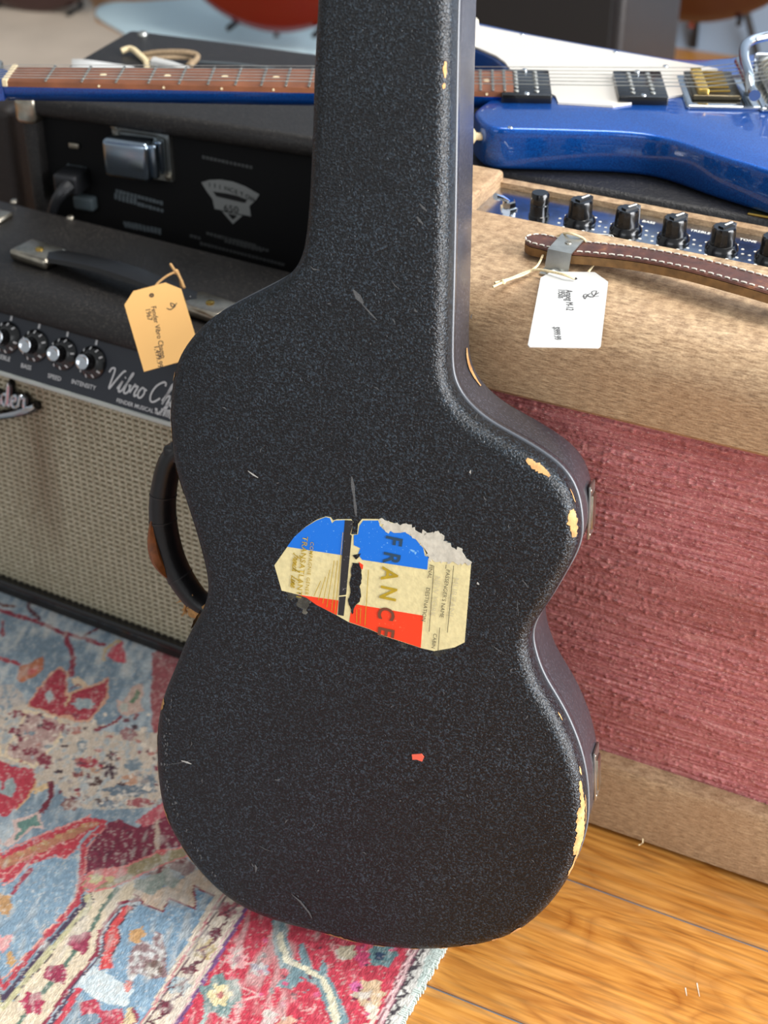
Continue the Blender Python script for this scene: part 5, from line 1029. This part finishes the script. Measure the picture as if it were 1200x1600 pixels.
# chrome script badge on the grille
gpl = lambda x, y, d=.004: MFI @ onpl(x, y, MF @ Vector((0, d, 0)), MF.to_3x3() @ Vector((0, 1, 0)))
e0 = gpl(52, 638); bd = MB(); dk = MB(); hB = .026
st = script_strokes('Fender', hB); mx = max(p[0] for s in st for p in s)
Mb = Matrix.Translation((e0.x - mx - .004, .004, e0.z - .008)) @ Matrix.Rotation(math.pi / 2, 4, 'X') @ Matrix.Rotation(.10, 4, 'Z')
for s in st: bd.tube([Mb @ Vector((p[0], p[1], .003)) for p in s], .0017, 8); dk.tube([Mb @ Vector((p[0] + .0006, p[1] - .0008, -.0005)) for p in s], .0036, 8)
tail = catmull([Vector((mx + .010, .006, .003)), Vector((mx - .01, -.004, .003)), Vector((mx - .05, -.016, .003)), Vector((mx - .09, -.022, .003))], 6)
bd.tube([Mb @ p for p in tail], [.0016 + .0018 * math.sin(math.pi * min(1, (i + 4) / len(tail))) for i in range(len(tail))], 8); dk.tube([Mb @ (p + Vector((.0006, -.0008, -.0035))) for p in tail], .0048, 8)
bo = dk.build('badge', M_BLACKP, fa); bd.build('badge_script', M_CHROME, bo)
# strap handle with metal caps on the top
def ft(x, y, z=FH): q = MFI @ onz(x, y, z + MF.translation.z); return q
hl, hr_ = ft(60, 394, FH + .008), ft(326, 478, FH + .008); hd_ = (hr_ - hl); hd_.z = 0; hd_.normalize(); Mh = frame((hl.x, hl.y, FH), hd_, Vector((-hd_.y, hd_.x, 0))); hL = (hr_ - hl).length
sm = MB(); rngs = []
for k in range(21):
    f = k / 20; x = f * hL; zc = .0065 + .010 * math.sin(math.pi * f); wd_ = .0125
    rngs.append([Mh @ Vector(q) for q in ((x, -wd_, zc - .002), (x, -wd_ * .85, zc + .0018), (x, 0, zc + .003), (x, wd_ * .85, zc + .0018), (x, wd_, zc - .002), (x, wd_ * .8, zc - .0032), (x, -wd_ * .8, zc - .0032))])
hs_ = sm.loft(rngs).build('strap_handle', plain('black_handle_vinyl', (20, 19, 19), 0.35), fa)
for x in (0.0, hL):
    b = MB().rbox(x - .024, x + .024, -.0165, .0165, .0002, .0115, .004, 3); b.v = [tuple(Mh @ Vector(v)) for v in b.v]; b_ = b.build('handle_cap', M_NICKEL, hs_)
    MB().lathe([(.0042, 0), (.004, .0014), (.0005, .0022)], Mh @ Matrix.Translation((x + .002, 0, .0113)), 12).build('screw_head', M_GOLD, b_)
q = ft(-8, 340); MB().rbox(q.x - .02, q.x + .016, q.y - .012, q.y + .012, FH - .001, FH + .005, .003).build('corner_protector', M_NICKEL, fa)
for px in ((114, 338), (26, 313)): q = ft(*px); MB().lathe([(.0042, 0), (.003, .002), (.0005, .0025)], Matrix.Translation((q.x, q.y - .004, FH)), 10).build('screw_head', M_NICKEL, fa)
# orange tag
ZO = lambda x, y: (x / 3.0, 300 + y / 3.0)
pc = MF @ Vector((0, .010, .36)); fn_ = MF.to_3x3() @ Vector((0, 1, 0))
tA = onpl(*ZO(737, 430), MF @ Vector((0, .044, 0)), fn_); tB = onpl(*ZO(812, 805), MF @ Vector((0, -.004, 0)), fn_)
yv = (tA - tB).normalized(); n_ = (CAM - tB); n_ -= yv * n_.dot(yv); n_.normalize(); 
MO = frame(tB, yv.cross(n_), yv); MOI = MO.inverted()
ot = thing('price_tag', 'orange paper price tag hanging from the handle of the small black amplifier', 'tag', MO)
M_ORT = (lambda t: (t.base(lin((240, 186, 112))), t.pr(Roughness=0.7), t.m)[-1])(NT('orange_card'))
oh = tag_body(ot, ZO, [(583, 530), (625, 465), (775, 425), (850, 455), (945, 768), (675, 843)], (711, 485), M_ORT, MO, MOI)
tag_text(ot, ZO, 'Fender Vibro Champ', (708, 538), .0064, MO, MOI, M_DARKINK, -90, .95); tag_text(ot, ZO, '1967', (682, 548), .0062, MO, MOI, M_DARKINK, -90); tag_text(ot, ZO, '1,499.99', (722, 722), .0064, MO, MOI, M_DARKINK, -90)
scrawl(ot, ZO, [(830, 522), (808, 540), (800, 522), (822, 534), (800, 552), (782, 546)], .0008, MO, MOI)
M_ = lambda x, y, yy, zz=None: onpl(*ZO(x, y), MF @ Vector((0, yy, 0)), fn_)
string(ot, MOI, [onpl(*ZO(711, 485), MF @ Vector((0, .034, 0)), fn_), M_(730, 440, .044), M_(770, 402, .055), M_(815, 378, .066), M_(838, 380, .07)], .0011, M_STRINGT)
string(ot, MOI, [M_(800, 338, .075), M_(815, 362, .07), M_(835, 385, .066), M_(850, 415, .06), M_(864, 450, .055)], .0013, M_STRINGT)
string(ot, MOI, [M_(838, 380, .07), M_(842, 400, .074), M_(846, 425, .078), M_(848, 445, .082)], .001, M_STRINGT)
MB().sphere(MOI @ M_(825, 374, .068), .0026).build('knot', M_STRINGT, ot)

# ================================================================== FAR THINGS along the top of the picture
def guitar_far(label, slabel, px, py, Y, wid, col, edge, group='guitars standing behind the amplifiers'):
    b = ony(px, py, Y); M = Matrix.Translation((b.x, Y, b.z)); o = thing('standing_guitar', label, 'guitar', M @ Matrix.Rotation(-YAW * 0 + .2, 4, 'Z'), group)
    k = wid / 2; half = [(0, 0), (.3, .04), (.58, .15), (.82, .34), (.97, .58), (.96, .74), (.86, .86), (.72, .92), (.68, 1.02), (.74, 1.2), (.80, 1.36), (.74, 1.56), (.5, 1.72), (.2, 1.76)]
    pts = [Vector((x * k, 0, z * k * 1.28)) for x, z in half] + [Vector((-x * k, 0, z * k * 1.28)) for x, z in half[:0:-1]]
    lp = catmull(pts, 5, True); n = len(lp); c = Vector((0, 0, k * 1.1)); rg = []
    for s, y in ((.93, 0), (.985, .004), (1, .012), (1, .042), (.985, .050), (.93, .054)): rg.append([c + (p - c) * s + Vector((0, y, 0)) for p in lp])
    MB().loft(rg).build('body', plain(label[:18], col, 0.25, coat=0.8), o, angle=50)
    MB().rbox(-.026, .026, .004, .028, k * 2.15, k * 2.15 + .46, .006).build('neck', M_ROSE, o)
    MB().rbox(-.035, .035, .008, .024, k * 2.15 + .46, k * 2.15 + .62, .01).build('headstock', M_BLACKM, o)
    MB().lathe([(.004, 0), (.004, .008), (.007, .010), (.006, .013)], Matrix.Translation((0, .027, 0)) @ Matrix.Rotation(math.pi, 4, 'X'), 12).build('strap_button', plain(label[:18] + '_pin', edge, 0.4), o)
    for sx in (-.09, .09): MB().rbox(sx - .011, sx + .011, -.012, .002, k * .75, k * .75 + .02, .002).build('pickup', M_CHROME, o)
    st = thing('guitar_stand', slabel, 'stand', M @ Matrix.Rotation(.2, 4, 'Z'), 'tubular guitar stands'); bz = -b.z
    f = MB()
    for sx in (-.09, .09): f.tube([(sx, -.006, k * .16 - .030), (sx, .064, k * .16 - .032), (sx * .9, .072, k * .3), (0, .10, .24)], .006, 8)
    f.build('cradle', M_BLACKM, st)
    for ex, ey in ((-.13, .16), (.13, .16), (0, .20)): MB().tube([(0, .10, .26), (ex, ey, bz + .008)], .007, 8).build('leg', M_BLACKM, st)
    MB().tube([(0, .10, .24), (0, .085, .56)], .007, 8).build('pole', M_BLACKM, st)
guitar_far('glossy red guitar body standing on the pale blue mat', 'dark tubular stand behind the glossy red guitar', 425, 54, 2.66, .46, (116, 3, 7), (60, 40, 30))
guitar_far('dark brown sunburst guitar at the top right', 'dark tubular stand behind the sunburst guitar', 1078, 38, 2.86, .50, (40, 8, 5), (120, 50, 30))
guitar_far('dark wine guitar in the top left corner', 'dark tubular stand behind the dark wine guitar', 48, 22, 2.66, .44, (52, 22, 22), (80, 60, 50))
pp = [onz(x, y, .004) for x, y in ((149, 18), (156, 8), (180, 3), (220, 2), (300, -4), (400, -12), (520, -4), (548, 30), (520, 66), (490, 88), (470, 94), (400, 92), (300, 82), (230, 70), (180, 44), (154, 28))]  # window reflection on the floor, painted as a thin pale blue sheet
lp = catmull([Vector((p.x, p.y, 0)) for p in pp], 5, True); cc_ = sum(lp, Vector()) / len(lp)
tag(MB().loft([[cc_ + (p - cc_) * s_ + Vector((0, 0, z)) for p in lp] for s_, z in ((1, .0003), (1, .003), (.995, .0045))]).build('pale_floor_sheet', plain('floor_reflection_blue', (204, 226, 232), 0.5), None, angle=50), 'pale ice blue sheet painted as window light reflected on the floor behind the rear amplifier', 'mat')
pp = [onz(x, y, .004) for x, y in ((-160, -30), (100, -60), (147, 10), (150, 34), (200, 60), (160, 120), (-60, 150), (-220, 60))]  # beige sheet added over the far floor to make it paler
tag(MB().prism([(p.x, p.y) for p in pp], lambda p: (p[0], p[1], .0003), lambda p: (p[0], p[1], .0045)).build('pale_floor_sheet', plain('beige_floor_sheet', (196, 180, 162), 0.8, var=.08, vscale=8), None, smooth=False), 'pale beige sheet added over the floor at the far left', 'mat')
q0 = ony(700, 70, 2.15); q1 = ony(972, 70, 2.15)
fb = thing('speaker_cabinet', 'black cabinet standing far behind the white pickguard of the blue guitar', 'cabinet', Matrix.Translation((q0.x, 2.15, 0)))
MB().rbox(0, q1.x - q0.x, 0, .3, .012, .52, .012).build('cabinet', M_TOLEX2, fb); MB().box(.02, q1.x - q0.x - .02, -.004, .002, .04, .49).build('grille_cloth', plain('black_grille', (0, 0, 0)), fb, smooth=False)
for x in (.04, q1.x - q0.x - .04):
    for y_ in (.04, .26): MB().lathe([(.014, 0), (.016, .013)], Matrix.Translation((x, y_, 0)), 12).build('foot', M_BLACKM, fb)

d0 = ony(12, 172, 1.34)  # dark box added to stand for the shaded floor beside the amplifier
db = thing('speaker_cabinet', 'dark brown box added for the floor shade at the left edge beside the rear black amplifier', 'cabinet', Matrix.Translation((d0.x - .36, 1.34, 0)))
MB().rbox(0, .36, 0, .12, .012, d0.z, .012).build('cabinet', tolex('shade_brown_black', (30, 22, 18), (50, 40, 34), 380, .55, .4), db)
for x in (.04, .32):
    for y_ in (.03, .09): MB().lathe([(.014, 0), (.016, .013)], Matrix.Translation((x, y_, 0)), 12).build('foot', M_BLACKM, db)

m_ = MB()
for a, b in (((1071, 1543), (1073, 1556)), ((1089, 1536), (1093, 1557))):
    pa, pb = onz(*a, .0003), onz(*b, .0003); d_ = (pb - pa).normalized(); n_ = Vector((-d_.y, d_.x, 0)) * .0005
    m_.add([pa - n_, pa + n_, pb + n_ * .4, pb - n_ * .4], [(0, 1, 2, 3)])
m_.build('scratch_mark', plain('pale_scratch', (226, 214, 196), 0.6), floor, smooth=False)
